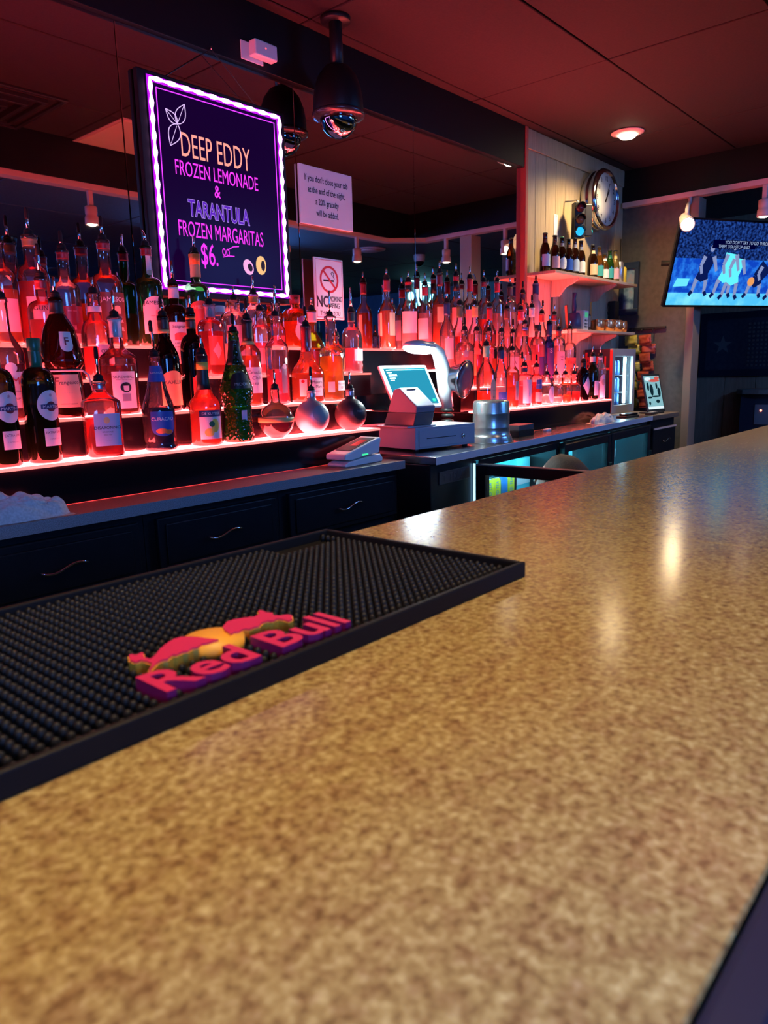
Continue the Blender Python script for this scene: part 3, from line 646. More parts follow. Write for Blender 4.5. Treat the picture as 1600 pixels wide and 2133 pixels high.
bottle('dark purple wine shaped bottle left of the green melon bottle', 1.471, Y2, T2, .0400, .185, .245, .322, .375, G_DARK, L_DARK, .9, 'round', .0155, foil=(.262, .290, 'brown', .292, .300, 'orange'),
       labels=[dict(m='clay', w=.055, z=(.025, .105), a=30, s='rect'), dict(m='pink', w=.045, z=(.085, .120), a=30, s='oval', off=.0014)])
bottle('amber whisky bottle with script label and black neck sleeve', 1.704, Y2, T2, .0430, .185, .228, .312, .366, G_CLEAR, L_AMBER, .95, 'smooth', .0175, tip=True, foil=(.226, .295, 'black', .214, .226, 'gold'),
       labels=[dict(m='cream', w=.066, z=(.045, .135), a=16, t=[('Canadian', .0165, .118, 'black', 0, 0, 1, .35), ('Club', .0185, .099, 'black', 0, 4, 1, .35), ('1858', .0115, .078, 'black')])])
bottle('tall clear rum bottle with upright dark label strip', 1.836, Y2, T2, .0375, .205, .245, .328, .412, G_CLEAR, L_PINK, .62, 'smooth', .0165, 3.4, .35,
       labels=[dict(m='grey', w=.024, z=(.040, .135), a=26), dict(m='cream', w=.018, z=(.126, .146), a=26, s='oval', off=.0014, name='medallion')])
PK = [(.048, 0), (.056, .004), (.0575, .012), (.0575, .105), (.0565, .116), (.048, .132), (.036, .146), (.026, .165), (.0200, .192), (.0185, .21), (.0175, .275), (.0185, .277), (.0185, .288), (.014, .29)]
bottle('bourbon bottle dipped in red wax with square white label', 1.982, 2.108, T2, .0540, .115, .187, .297, .352, G_CLEAR, L_AMBER, .112, P=PK, rn=.018, p=3., rot=.2, tip=True, foil=(.190, .283, 'red'),
       labels=[dict(m='cream', w=.052, z=(.024, .092), a=22, t=[("Maker's", .0165, .077, 'black', .008), ('Mark', .0165, .060, 'black', .008, 6), ('WHISKY', .0075, .042, 'black')]), dict(m='cream', w=.026, z=(.024, .088), a=-34), dict(m='red', w=.012, z=(.074, .086), a=-34, s='oval', off=.0014, name='wax_print')])
bottle('gold bourbon bottle with long clear neck at the right end of the second tier', 2.118, Y2, T2, .0445, .180, .212, .338, .432, G_CLEAR, L_GOLD, .97, 'round', .0190, 3., .2,
       labels=[dict(m='cream', w=.040, z=(.040, .078), a=40, t=[('WILD TURKEY', .0078, .066, 'black', .01), ('101', .0125, .052, 'black', .01)]), dict(m='cream', w=.022, z=(.035, .075), a=-22)], pourcol='darkred')

# ---- left shelf, third tier
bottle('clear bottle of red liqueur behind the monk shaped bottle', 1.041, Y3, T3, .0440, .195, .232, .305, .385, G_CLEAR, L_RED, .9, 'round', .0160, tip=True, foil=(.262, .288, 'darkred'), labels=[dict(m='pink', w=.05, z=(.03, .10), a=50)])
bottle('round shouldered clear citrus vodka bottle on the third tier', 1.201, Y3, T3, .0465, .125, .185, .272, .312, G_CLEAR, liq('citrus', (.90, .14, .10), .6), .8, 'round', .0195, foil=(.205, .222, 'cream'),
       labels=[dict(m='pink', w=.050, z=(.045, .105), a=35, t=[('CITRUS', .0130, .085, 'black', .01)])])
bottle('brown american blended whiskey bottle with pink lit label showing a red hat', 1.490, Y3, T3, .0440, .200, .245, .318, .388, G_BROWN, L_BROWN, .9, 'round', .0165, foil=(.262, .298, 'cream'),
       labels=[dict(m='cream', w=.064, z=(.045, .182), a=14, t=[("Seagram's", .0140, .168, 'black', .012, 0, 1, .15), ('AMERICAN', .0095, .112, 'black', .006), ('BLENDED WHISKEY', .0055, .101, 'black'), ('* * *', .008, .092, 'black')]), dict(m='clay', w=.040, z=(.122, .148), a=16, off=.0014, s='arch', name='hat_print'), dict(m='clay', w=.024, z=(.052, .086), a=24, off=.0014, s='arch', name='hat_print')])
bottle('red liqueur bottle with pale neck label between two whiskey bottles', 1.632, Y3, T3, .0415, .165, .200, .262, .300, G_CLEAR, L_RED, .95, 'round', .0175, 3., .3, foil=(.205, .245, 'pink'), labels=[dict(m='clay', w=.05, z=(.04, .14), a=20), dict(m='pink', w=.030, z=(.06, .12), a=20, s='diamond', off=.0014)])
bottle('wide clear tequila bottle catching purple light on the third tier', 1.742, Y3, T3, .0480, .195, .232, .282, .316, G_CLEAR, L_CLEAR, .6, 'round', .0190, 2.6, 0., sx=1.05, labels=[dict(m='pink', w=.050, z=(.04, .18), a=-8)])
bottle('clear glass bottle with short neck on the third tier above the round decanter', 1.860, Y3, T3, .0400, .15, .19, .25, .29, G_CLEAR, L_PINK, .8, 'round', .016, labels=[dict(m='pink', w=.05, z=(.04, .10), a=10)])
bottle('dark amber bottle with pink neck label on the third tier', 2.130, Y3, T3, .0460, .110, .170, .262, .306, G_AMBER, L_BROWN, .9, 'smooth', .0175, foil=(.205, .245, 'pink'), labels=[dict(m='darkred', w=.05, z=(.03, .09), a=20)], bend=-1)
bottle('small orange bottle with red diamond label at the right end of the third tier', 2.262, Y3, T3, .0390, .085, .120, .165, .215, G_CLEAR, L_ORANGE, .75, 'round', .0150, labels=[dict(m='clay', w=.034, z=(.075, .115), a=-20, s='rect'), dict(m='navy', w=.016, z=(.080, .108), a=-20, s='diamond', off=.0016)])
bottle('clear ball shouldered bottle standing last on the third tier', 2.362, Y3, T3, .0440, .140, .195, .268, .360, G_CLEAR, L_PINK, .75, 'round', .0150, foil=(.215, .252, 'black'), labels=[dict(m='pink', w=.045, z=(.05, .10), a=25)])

# ---- left shelf, fourth tier
bottle('red lit bottle at the left edge of the top tier', .973, Y4, T4, .0440, .175, .225, .305, .36, G_CLEAR, L_AMBER, .9, 'round', .0165, labels=[dict(m='pink', w=.055, z=(.035, .13), a=20)])
bottle('red lit gin bottle with pale label and black neck band on the top tier', 1.068, Y4, T4, .0465, .190, .238, .332, .396, G_CLEAR, L_RED, .98, 'round', .0215, tip=True, foil=(.288, .312, 'olive'), labels=[dict(m='pink', w=.066, z=(.035, .140), a=18, t=[('GUN', .020, .108, 'black')])])
bottle('clear bottle with dark red printed label left of the tall whiskeys', 1.166, Y4, T4, .0430, .165, .195, .300, .342, G_CLEAR, L_CLEAR, .5, 'round', .0180, tip=True, foil=(.262, .282, 'darkred'), labels=[dict(m='darkred', w=.072, z=(.035, .118), a=18, t=[('--- ---', .012, .105, 'pink'), ('|||||', .014, .055, 'pink')])])
bottle('tall clear whiskey bottle with dark brown barrel label', 1.306, Y4, T4, .0510, .180, .232, .345, .404, G_CLEAR, L_AMBER, .8, 'round', .0205, tip=True, foil=(.305, .325, 'darkred'),
       labels=[dict(m='brown', w=.082, z=(.020, .168), a=26, t=[('JAMESON', .0205, .146, 'cream', .01, -4), ('BLACK', .0155, .078, 'cream', .012), ('BARREL', .0155, .052, 'cream', .012)]), dict(m='tan', w=.020, z=(.100, .126), a=30, s='arch', off=.0014, name='barrel_print')])
bottle('green glass whiskey bottle with cream arched label on the top tier', 1.461, Y4, T4, .0460, .195, .232, .342, .390, G_GREEN, L_AMBER, .6, 'round', .0175, bend=1, foil=(.300, .325, 'darkred'),
       labels=[dict(m='cream', w=.076, z=(.040, .165), a=20, s='arch', t=[('JAMESON', .0180, .143, 'black', .010), ('IRISH WHISKEY', .0055, .10, 'black'), ('- - - -', .008, .075, 'grey')]), dict(m='pink', w=.016, z=(.092, .122), a=28, s='arch', off=.0014, name='crest'), dict(m='cream', w=.016, z=(.240, .300), a=18, name='neck_label'), dict(m='tan', w=.018, z=(.236, .254), a=20, s='oval', off=.0014, name='neck_seal')])
bottle('green glass whiskey bottle with bright orange label in front of the lit board', 1.657, Y4, T4, .0460, .185, .228, .342, .392, G_GREEN, L_ORANGE, .8, 'round', .0175, foil=(.245, .325, 'kraft', .288, .325, 'orange'), labels=[dict(m='clay', w=.078, z=(.035, .160), a=6, s='arch', t=[('JAMESON', .0175, .138, 'tan', .008)])])
bottle('small clear round bottle with pink cap on the top tier', 1.752, Y4, T4, .0360, .100, .128, .150, 0, G_CLEAR, L_CLEAR, .5, 'round', .0180, cap='cream')
bottle('clear tequila bottle with arched dark label in front of the lit board', 1.918, Y4, T4, .0480, .125, .160, .214, .272, G_CLEAR, L_CLEAR, .4, 'round', .0180, foil=(.170, .196, 'orange'), labels=[dict(m='silver', w=.052, z=(.018, .115), a=24, s='arch'), dict(m='brown', w=.042, z=(.022, .108), a=24, s='arch', off=.0014), dict(m='tan', w=.016, z=(.066, .084), a=24, s='oval', off=.0019, name='print')])
bottle('slim clear bottle behind the rum bottle at the corner of the lit board', 2.028, Y4, T4, .0370, .066, .105, .186, .25, G_CLEAR, L_PINK, .7, 'smooth', .0170)
bottle('amber crown whisky bottle with blue and silver label', 2.135, Y4, T4, .0540, .118, .160, .212, 0, G_AMBER, L_AMBER, .9, 'round', .0190, 2.6, .3, cap='red', labels=[dict(m='lblue', w=.056, z=(.025, .105), a=16, s='oval'), dict(m='purple', w=.036, z=(.092, .125), a=16, s='oval', off=.0014), dict(m='lblue', w=.022, z=(.005, .030), a=20, s='rect', off=.0016)])

# ---- right shelf
R1, R2, R3, R4 = -.1925, -.0835, .0105, .1115
L_VOD = liq('vodka_glow', (.97, .62, .60), .70)  # red shelf glow put into the colour of the clear vodka
RB = [
 # label, x, y, z, r, hsh, hnk, htop, hsp, kwargs
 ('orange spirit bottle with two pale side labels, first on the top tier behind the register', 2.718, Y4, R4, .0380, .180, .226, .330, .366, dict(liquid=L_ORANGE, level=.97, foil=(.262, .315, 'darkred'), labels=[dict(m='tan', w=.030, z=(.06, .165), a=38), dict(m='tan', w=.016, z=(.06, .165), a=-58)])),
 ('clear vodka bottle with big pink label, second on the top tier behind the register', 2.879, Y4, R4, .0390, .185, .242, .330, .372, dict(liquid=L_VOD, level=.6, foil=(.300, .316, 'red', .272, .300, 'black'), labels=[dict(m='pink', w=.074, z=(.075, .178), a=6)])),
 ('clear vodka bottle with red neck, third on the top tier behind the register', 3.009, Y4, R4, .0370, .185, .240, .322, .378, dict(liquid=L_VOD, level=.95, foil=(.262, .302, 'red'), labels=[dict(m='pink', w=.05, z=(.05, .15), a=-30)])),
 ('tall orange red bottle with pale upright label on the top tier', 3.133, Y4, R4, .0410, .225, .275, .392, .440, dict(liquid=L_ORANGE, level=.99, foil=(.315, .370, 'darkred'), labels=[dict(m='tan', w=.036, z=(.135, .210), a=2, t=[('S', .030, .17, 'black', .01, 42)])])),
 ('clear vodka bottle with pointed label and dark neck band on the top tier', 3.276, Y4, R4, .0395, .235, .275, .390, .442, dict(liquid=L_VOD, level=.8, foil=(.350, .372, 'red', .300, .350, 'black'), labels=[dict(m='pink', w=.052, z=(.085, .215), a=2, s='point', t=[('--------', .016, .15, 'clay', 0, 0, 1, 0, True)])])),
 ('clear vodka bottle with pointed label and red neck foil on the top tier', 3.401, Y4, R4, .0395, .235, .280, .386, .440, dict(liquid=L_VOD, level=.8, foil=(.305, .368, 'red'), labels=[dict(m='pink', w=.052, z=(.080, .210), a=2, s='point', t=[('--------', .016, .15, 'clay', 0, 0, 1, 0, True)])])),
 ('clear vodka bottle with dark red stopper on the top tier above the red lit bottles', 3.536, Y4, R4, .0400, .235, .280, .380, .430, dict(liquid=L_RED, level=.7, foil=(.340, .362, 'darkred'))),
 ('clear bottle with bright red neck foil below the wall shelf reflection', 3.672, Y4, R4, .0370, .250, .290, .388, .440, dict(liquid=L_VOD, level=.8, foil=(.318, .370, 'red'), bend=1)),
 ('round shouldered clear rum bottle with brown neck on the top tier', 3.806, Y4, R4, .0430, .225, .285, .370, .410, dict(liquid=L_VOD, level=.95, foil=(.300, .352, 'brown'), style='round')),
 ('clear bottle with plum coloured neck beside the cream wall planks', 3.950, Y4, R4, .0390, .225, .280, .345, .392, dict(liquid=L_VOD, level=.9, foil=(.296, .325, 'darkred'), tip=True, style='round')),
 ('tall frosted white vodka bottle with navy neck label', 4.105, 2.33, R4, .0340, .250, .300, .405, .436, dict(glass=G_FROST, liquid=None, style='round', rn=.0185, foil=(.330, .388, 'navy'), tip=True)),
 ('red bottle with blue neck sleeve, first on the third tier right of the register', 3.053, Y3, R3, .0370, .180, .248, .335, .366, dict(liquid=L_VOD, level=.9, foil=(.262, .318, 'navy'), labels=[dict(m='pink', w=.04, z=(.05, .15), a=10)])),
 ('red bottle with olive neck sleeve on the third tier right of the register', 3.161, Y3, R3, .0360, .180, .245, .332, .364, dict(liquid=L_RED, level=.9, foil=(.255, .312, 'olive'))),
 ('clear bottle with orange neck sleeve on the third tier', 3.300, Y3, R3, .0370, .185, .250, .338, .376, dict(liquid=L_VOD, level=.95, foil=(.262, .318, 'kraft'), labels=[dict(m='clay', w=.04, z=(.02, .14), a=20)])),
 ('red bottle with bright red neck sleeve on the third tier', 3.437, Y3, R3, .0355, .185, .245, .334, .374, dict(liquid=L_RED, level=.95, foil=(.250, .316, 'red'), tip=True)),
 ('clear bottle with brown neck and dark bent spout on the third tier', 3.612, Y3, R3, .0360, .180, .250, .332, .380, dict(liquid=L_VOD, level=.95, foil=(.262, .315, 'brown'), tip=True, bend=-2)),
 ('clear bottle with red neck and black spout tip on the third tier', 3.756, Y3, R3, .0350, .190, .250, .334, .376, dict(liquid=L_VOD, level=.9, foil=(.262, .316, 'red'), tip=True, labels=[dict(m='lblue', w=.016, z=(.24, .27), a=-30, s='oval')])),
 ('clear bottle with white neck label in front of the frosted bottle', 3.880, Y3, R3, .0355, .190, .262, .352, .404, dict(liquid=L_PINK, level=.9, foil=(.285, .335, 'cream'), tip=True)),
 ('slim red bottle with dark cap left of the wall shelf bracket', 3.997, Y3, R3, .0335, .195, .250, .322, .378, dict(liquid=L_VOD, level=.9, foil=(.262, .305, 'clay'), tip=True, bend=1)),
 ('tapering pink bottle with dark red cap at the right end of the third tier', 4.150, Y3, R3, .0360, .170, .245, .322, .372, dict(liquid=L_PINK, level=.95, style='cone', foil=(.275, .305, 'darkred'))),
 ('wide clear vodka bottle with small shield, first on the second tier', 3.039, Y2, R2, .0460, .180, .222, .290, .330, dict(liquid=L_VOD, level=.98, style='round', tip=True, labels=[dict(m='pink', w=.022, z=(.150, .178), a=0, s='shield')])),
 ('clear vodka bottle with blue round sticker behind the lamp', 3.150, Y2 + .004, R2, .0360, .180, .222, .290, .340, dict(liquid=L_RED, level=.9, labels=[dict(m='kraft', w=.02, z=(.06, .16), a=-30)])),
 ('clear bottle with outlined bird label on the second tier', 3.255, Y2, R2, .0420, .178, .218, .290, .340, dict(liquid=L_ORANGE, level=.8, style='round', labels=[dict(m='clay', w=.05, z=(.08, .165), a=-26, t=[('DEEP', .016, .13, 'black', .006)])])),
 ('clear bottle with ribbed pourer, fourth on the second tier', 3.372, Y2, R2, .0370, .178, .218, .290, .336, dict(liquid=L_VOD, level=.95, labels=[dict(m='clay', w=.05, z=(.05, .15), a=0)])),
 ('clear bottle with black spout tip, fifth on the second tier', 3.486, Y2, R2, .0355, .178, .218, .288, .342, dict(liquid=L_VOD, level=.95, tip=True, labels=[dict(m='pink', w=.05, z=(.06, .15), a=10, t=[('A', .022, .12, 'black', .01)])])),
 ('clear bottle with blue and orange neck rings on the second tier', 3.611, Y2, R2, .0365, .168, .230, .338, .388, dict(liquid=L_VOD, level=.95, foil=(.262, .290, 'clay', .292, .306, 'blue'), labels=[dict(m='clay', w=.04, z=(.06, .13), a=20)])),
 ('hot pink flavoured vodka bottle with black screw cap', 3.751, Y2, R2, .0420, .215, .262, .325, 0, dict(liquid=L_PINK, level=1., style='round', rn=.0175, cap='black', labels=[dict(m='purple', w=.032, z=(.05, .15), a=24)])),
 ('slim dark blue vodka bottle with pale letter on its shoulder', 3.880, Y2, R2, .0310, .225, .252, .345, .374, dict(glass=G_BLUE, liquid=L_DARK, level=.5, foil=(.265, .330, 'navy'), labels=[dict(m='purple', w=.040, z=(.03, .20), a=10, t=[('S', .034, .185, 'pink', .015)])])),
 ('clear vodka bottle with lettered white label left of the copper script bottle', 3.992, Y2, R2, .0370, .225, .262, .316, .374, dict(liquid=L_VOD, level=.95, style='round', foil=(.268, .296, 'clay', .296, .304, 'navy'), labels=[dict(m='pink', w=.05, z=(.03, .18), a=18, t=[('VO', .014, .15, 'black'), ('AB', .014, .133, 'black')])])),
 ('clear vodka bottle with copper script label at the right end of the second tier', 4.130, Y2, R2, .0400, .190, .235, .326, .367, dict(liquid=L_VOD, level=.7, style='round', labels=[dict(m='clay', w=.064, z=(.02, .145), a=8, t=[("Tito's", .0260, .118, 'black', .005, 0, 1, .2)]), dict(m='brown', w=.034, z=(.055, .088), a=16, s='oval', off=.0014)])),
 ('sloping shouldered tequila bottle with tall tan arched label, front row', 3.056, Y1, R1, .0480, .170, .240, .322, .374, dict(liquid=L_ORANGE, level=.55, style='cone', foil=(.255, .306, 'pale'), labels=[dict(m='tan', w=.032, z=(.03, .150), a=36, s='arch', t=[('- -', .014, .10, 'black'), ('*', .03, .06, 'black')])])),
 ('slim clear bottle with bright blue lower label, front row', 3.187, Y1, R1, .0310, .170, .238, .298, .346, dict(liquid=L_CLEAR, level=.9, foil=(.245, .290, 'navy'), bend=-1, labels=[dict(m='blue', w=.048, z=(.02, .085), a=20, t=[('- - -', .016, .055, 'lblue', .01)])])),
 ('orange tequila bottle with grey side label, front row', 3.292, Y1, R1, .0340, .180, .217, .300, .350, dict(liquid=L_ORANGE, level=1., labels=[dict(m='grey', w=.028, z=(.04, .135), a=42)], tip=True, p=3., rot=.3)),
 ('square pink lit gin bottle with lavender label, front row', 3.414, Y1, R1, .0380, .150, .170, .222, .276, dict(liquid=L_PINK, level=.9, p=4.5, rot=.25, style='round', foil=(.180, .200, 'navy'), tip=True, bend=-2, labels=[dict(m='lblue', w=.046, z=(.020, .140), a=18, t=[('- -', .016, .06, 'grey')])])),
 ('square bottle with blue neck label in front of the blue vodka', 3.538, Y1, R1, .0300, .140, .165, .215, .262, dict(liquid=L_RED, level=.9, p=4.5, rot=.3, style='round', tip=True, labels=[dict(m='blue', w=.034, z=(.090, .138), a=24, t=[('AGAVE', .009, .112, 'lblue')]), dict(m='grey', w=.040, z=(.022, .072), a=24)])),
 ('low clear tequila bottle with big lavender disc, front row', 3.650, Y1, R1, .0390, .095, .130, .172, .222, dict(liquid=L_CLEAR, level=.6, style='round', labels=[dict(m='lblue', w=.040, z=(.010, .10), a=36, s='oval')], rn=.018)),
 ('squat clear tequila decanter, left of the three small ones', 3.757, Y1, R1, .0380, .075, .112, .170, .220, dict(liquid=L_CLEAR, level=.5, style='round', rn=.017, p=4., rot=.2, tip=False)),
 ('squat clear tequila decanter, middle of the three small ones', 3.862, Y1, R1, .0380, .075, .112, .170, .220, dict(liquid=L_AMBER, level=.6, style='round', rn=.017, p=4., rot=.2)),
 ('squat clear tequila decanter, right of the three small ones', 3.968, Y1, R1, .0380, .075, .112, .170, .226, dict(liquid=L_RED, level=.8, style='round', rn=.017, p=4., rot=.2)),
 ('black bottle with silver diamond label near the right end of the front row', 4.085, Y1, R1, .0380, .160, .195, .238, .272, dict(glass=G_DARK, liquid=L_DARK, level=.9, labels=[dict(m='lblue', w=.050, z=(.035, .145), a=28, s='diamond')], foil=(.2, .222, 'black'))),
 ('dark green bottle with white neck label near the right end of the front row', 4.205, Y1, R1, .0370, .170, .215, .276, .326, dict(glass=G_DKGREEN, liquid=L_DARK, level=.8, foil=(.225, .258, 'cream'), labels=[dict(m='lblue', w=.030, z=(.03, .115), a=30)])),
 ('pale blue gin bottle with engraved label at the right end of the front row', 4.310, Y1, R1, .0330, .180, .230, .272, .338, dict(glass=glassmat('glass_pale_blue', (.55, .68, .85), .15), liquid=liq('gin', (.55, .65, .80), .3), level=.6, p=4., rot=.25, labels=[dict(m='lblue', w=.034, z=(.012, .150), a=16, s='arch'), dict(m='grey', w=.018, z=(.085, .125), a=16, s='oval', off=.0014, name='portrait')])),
]
for lab, x, y, z, r, a, b, c, d, kw in RB: bottle(lab, x, y, z, r, a, b, c, d, **kw)

# ================================================================== CREAM WALL: shelves, beer bottles, clock, traffic light
M_SHELF = speckle('shelf_wood_cream', [(.3, (.42, .32, .24)), (.7, (.54, .42, .32))], 10, .5, 3., stretch=(1, 10, 1))
def wall_shelf(lab, x0, x1, z, br):
    s = thing('wall_shelf', lab, 'shelf', (x0, 2.19, z), group='cream board shelves on the plank wall')
    box('board', 0, x1 - x0, 0, YM - .005 - 2.19, -.018, 0, M_SHELF, s, bev=.002)
    for b in br:
        xb = b - x0
        poly = [(.200, -.0185), (.02, -.0185), (.02, -.030), (.06, -.050), (.10, -.065), (.13, -.095), (.15, -.12), (.20, -.12)]
        put('bracket', prismm(poly, 'x', xb - .009, xb + .009), M_SHELF, s)
        box('standard', xb - .012, xb + .012, .200, .2045, -.30, -.0185, M_CHROME, s)
    return s
wall_shelf('upper cream wall shelf holding a row of beer bottles', 4.085, 5.29, .572, (4.42, 4.98))
wall_shelf('lower cream wall shelf holding copper mugs and a keypad', 4.375, 5.28, .240, (4.62, 5.02))
def beer(lab, x, col, h=.222, lm='cream', cap='black', shape='rect', neck='cream', r=.0305, a=14, y=2.285):
    k = h / .222
    P = [(r * .9, 0), (r, .004), (r, .118 * k), (r * .96, .130 * k), (r * .75, .150 * k), (r * .50, .168 * k), (.0135, .185 * k), (.0125, .212 * k), (.0140, .214 * k), (.0140, .220 * k), (.012, .2205 * k)]
    t_ = bottle(lab, x, y, .5725, r, .118 * k, .18 * k, h, 0, col, None, 0, P=P, rn=.0135, labels=[dict(m=lm, w=.055, z=(.030 * k, .098 * k), a=a, s=shape), dict(m=neck, w=.025, z=(.165 * k, .185 * k), a=a)], group='beer bottles on the wall shelf', name='beer_bottle')
    put('crown_cap', lathem([(.0150, h - .006), (.0152, h - .002), (.0125, h + .001), (0, h + .0015)], 16), C_[cap], t_)
G_BEERG = glassmat('glass_beer_green', (.10, .40, .05), .15, (.12, .45, .05)); G_BEERY = glassmat('glass_beer_clear_lager', (.85, .62, .22), .35, (.85, .6, .2))
beer('brown beer bottle with pale lilac label, first on the wall shelf from the mirror', 4.130, G_BROWN, lm='lblue', neck='brown')
beer('brown beer bottle with red and white label, second on the wall shelf', 4.250, G_BROWN, lm='pink', neck='brown')
beer('brown beer bottle with green cap and round pale label', 4.337, G_BROWN, lm='cream', cap='green', shape='oval', neck='silver')
beer('brown beer bottle with solid blue label', 4.425, G_BROWN, lm='blue', neck='brown')
beer('brown beer bottle with white and blue label left of the traffic light', 4.512, G_BROWN, .235, lm='lblue', neck='silver', shape='arch')
beer('brown beer bottle with white label under the traffic light', 4.596, G_BROWN, .228, lm='cream', neck='silver', shape='arch')
beer('brown beer bottle with tan square label right of the traffic light', 4.768, G_BROWN, .222, lm='tan', neck='tan', r=.033)
beer('amber beer bottle with green diamond label', 4.866, G_AMBER, .220, lm='teal', neck='brown')
beer('short amber beer bottle with white label', 4.950, G_AMBER, .182, lm='cream', neck='cream')
beer('green glass beer bottle with teal label', 5.030, G_BEERG, .215, lm='teal', neck='green')
beer('clear lager bottle with red and white label', 5.118, G_BEERY, .222, lm='pink', neck='gold')
CANS = lathem([(.020, 0), (.027, .005), (.027, .140), (.021, .152), (.021, .154), (.019, .153), (0, .151)], 20)
for lab, x, m, h, rr in (('tall slim silver can with lettering at the right of the beer row', 5.200, 'silver', 1., 1), ('yellow slim can at the right end of the wall shelf', 5.258, 'yellow', .80, .9)):
    t_ = thing('slim_can', lab, 'can', (x, 2.285, .5725), group='slim cans on the wall shelf')
    me = CANS.copy(); b = put('can_body', me, C_[m], t_, scale=(rr, rr, h)); put('can_lid', lathem([(.0212, .1538), (.0212, .1565), (.019, .1550), (0, .1550)], 20), M_SIL, t_, scale=(rr, rr, h))
    text = curved_text([(.0272, 0), (.0272, .2)], 'WHITE' if m == 'silver' else 'LEMON', .026, .2, .075, .0006, 2., 0, 1, 1, .01, 1, 0, True) if m == 'silver' else None
    if text: put('lettering', text, M_INK, b)

ck = thing('wall_clock', 'round chrome wall clock with white face above the beer bottles', 'clock', (4.955, YM - .004, 1.105))
def ylathe(name, prof, m, parent, loc=(0, 0, 0), seg=40): return put(name, lathem(prof, seg), m, parent, loc, (PI / 2, 0, 0))
M_CHR2 = mat('clock_chrome', (.72, .72, .74), .12, 1.)
cs_ = ylathe('case', [(.150, 0), (.170, .004), (.185, .030), (.188, .055), (.180, .062), (.180, .070), (.192, .078), (.196, .100), (.188, .115), (.176, .121), (.168, .118), (.166, .106), (0, .104)], M_CHR2, ck)
fc = ylathe('face', [(.165, .105), (.165, .1065), (0, .1065)], mat('clock_face', (.62, .62, .58), .6), ck)
for h in range(12):
    a = 2 * PI * h / 12
    text_xz('numeral', str(12 if h == 0 else h), .042, M_INK, fc, (0, 0, 0), .01) if False else None
    o = put('numeral', solid_text(str(12 if h == 0 else h), .042, .0008, .012), M_INK, fc, (.132 * math.sin(a), .132 * math.cos(a), .1066))
for nm, L, w_, a in (('hour_hand', .080, .007, math.radians(35)), ('minute_hand', .118, .005, math.radians(25))):
    put(nm, prismm([(-w_, -.02), (w_, -.02), (w_ * .5, L), (-w_ * .5, L)], 'z', .1075, .109), M_INK, ck, (0, 0, 0), (PI / 2, 0, 0)).rotation_euler = (Matrix.Rotation(a, 4, 'Y') @ Matrix.Rotation(PI / 2, 4, 'X')).to_euler()

tl = thing('traffic_light', 'small black toy traffic light with red amber and blue green lenses', 'ornament', (4.57, 2.295, .814), math.radians(-42))
box('housing', -.035, .035, -.03, .03, 0, .215, M_BLACK, tl, bev=.004)
box('side_housing', .036, .085, -.022, .022, .01, .205, M_BLACK, tl, bev=.006)
for k, (nm, c, e) in enumerate((('green_lens', (.01, .35, .45), ((.02, .45, .8), 1.2)), ('amber_lens', (.35, .10, .03), None), ('red_lens', (.30, .02, .02), None))):
    z = .038 + k * .070
    ln = put(nm, lathem([(.027, 0), (.025, .008), (.015, .015), (0, .018)], 20), mat('lens_' + nm, c, .15, emit=e[0] if e else None, estr=e[1] if e else 0), tl, (0, -.0302, z), (PI / 2, 0, 0))
    v, f = [], []
    for i in range(13):
        a = PI * i / 12
        for d in (0, .045 - .02 * abs(i - 6) / 6): v.append((.030 * math.cos(a), -.030 - d, z + .030 * math.sin(a)))
    f = [(2 * i, 2 * i + 1, 2 * i + 3, 2 * i + 2) for i in range(12)]
    me = me_from('visor', v, f, True); o = put('visor', me, M_BLACK, tl); so = o.modifiers.new('s', 'SOLIDIFY'); so.thickness = .002
    put('side_lens', lathem([(.018, 0), (.016, .006), (0, .010)], 16), mat('lens_side_' + nm, c, .2, emit=(1, .7, .4) if False else None), tl, (.0852, 0, z), (0, PI / 2, 0))
put('hanger', tubem([(0, 0, .215), (-.01, .01, .232), (-.064, .070, .236)], .005, 8), M_CHROME, tl)
wcd = thing('wall_card', 'tall cream card fixed to the planks behind the traffic light', 'card', (4.46, YM - .0045, .76)); box('card', -.022, .022, -.003, 0, 0, .20, M_PAPER, wcd); put('pin', lathem([(.004, 0), (.003, .003), (0, .004)], 8), M_CHROME, wcd, (0, -.0031, .19), (PI / 2, 0, 0))

# lower shelf items
def mug(lab, x, y, rz, tilt=0):
    t_ = thing('copper_mug', lab, 'mug', (x, y, .2405), rz, 'copper mugs on the lower wall shelf')
    prof = [(.030, 0), (.040, .003), (.046, .03), (.047, .060), (.043, .078), (.044, .080), (.041, .079), (.043, .05), (.036, .006), (0, .005)]
    put('cup', lathem(prof, 24), M_COPPER, t_)
    put('handle', tubem([(.043, 0, .070), (.062, 0, .068), (.070, 0, .045), (.062, 0, .022), (.045, 0, .018)], .004, 8), M_COPPER, t_)
mug('copper mug nearest the keypad on the lower shelf', 4.872, 2.285, 2.6); mug('copper mug in the middle of the lower shelf group', 4.985, 2.265, .5)
mug('copper mug at the right front of the lower shelf group', 5.10, 2.255, -.6); mug('copper mug at the right end of the lower shelf', 5.21, 2.27, .2)
kp = thing('keypad_unit', 'white phone base with green lit screen on the lower shelf', 'phone', (4.665, 2.30, .2405), math.radians(6))
b = box('case', -.045, .045, -.03, .03, 0, .130, M_WHITE, kp, bev=.004)
box('screen', -.030, .030, -.0312, -.0302, .085, .118, mat('lcd_green', (.1, .5, .25), .4, emit=(.1, .8, .35), estr=.35), b)
for i in range(3):
    for j in range(3): box('key', -.030 + .018 * i, -.018 + .018 * i, -.0325, -.0302, .020 + j * .02, .032 + j * .02, M_BLACK if i == 0 else C_['grey'], b, bev=.001)
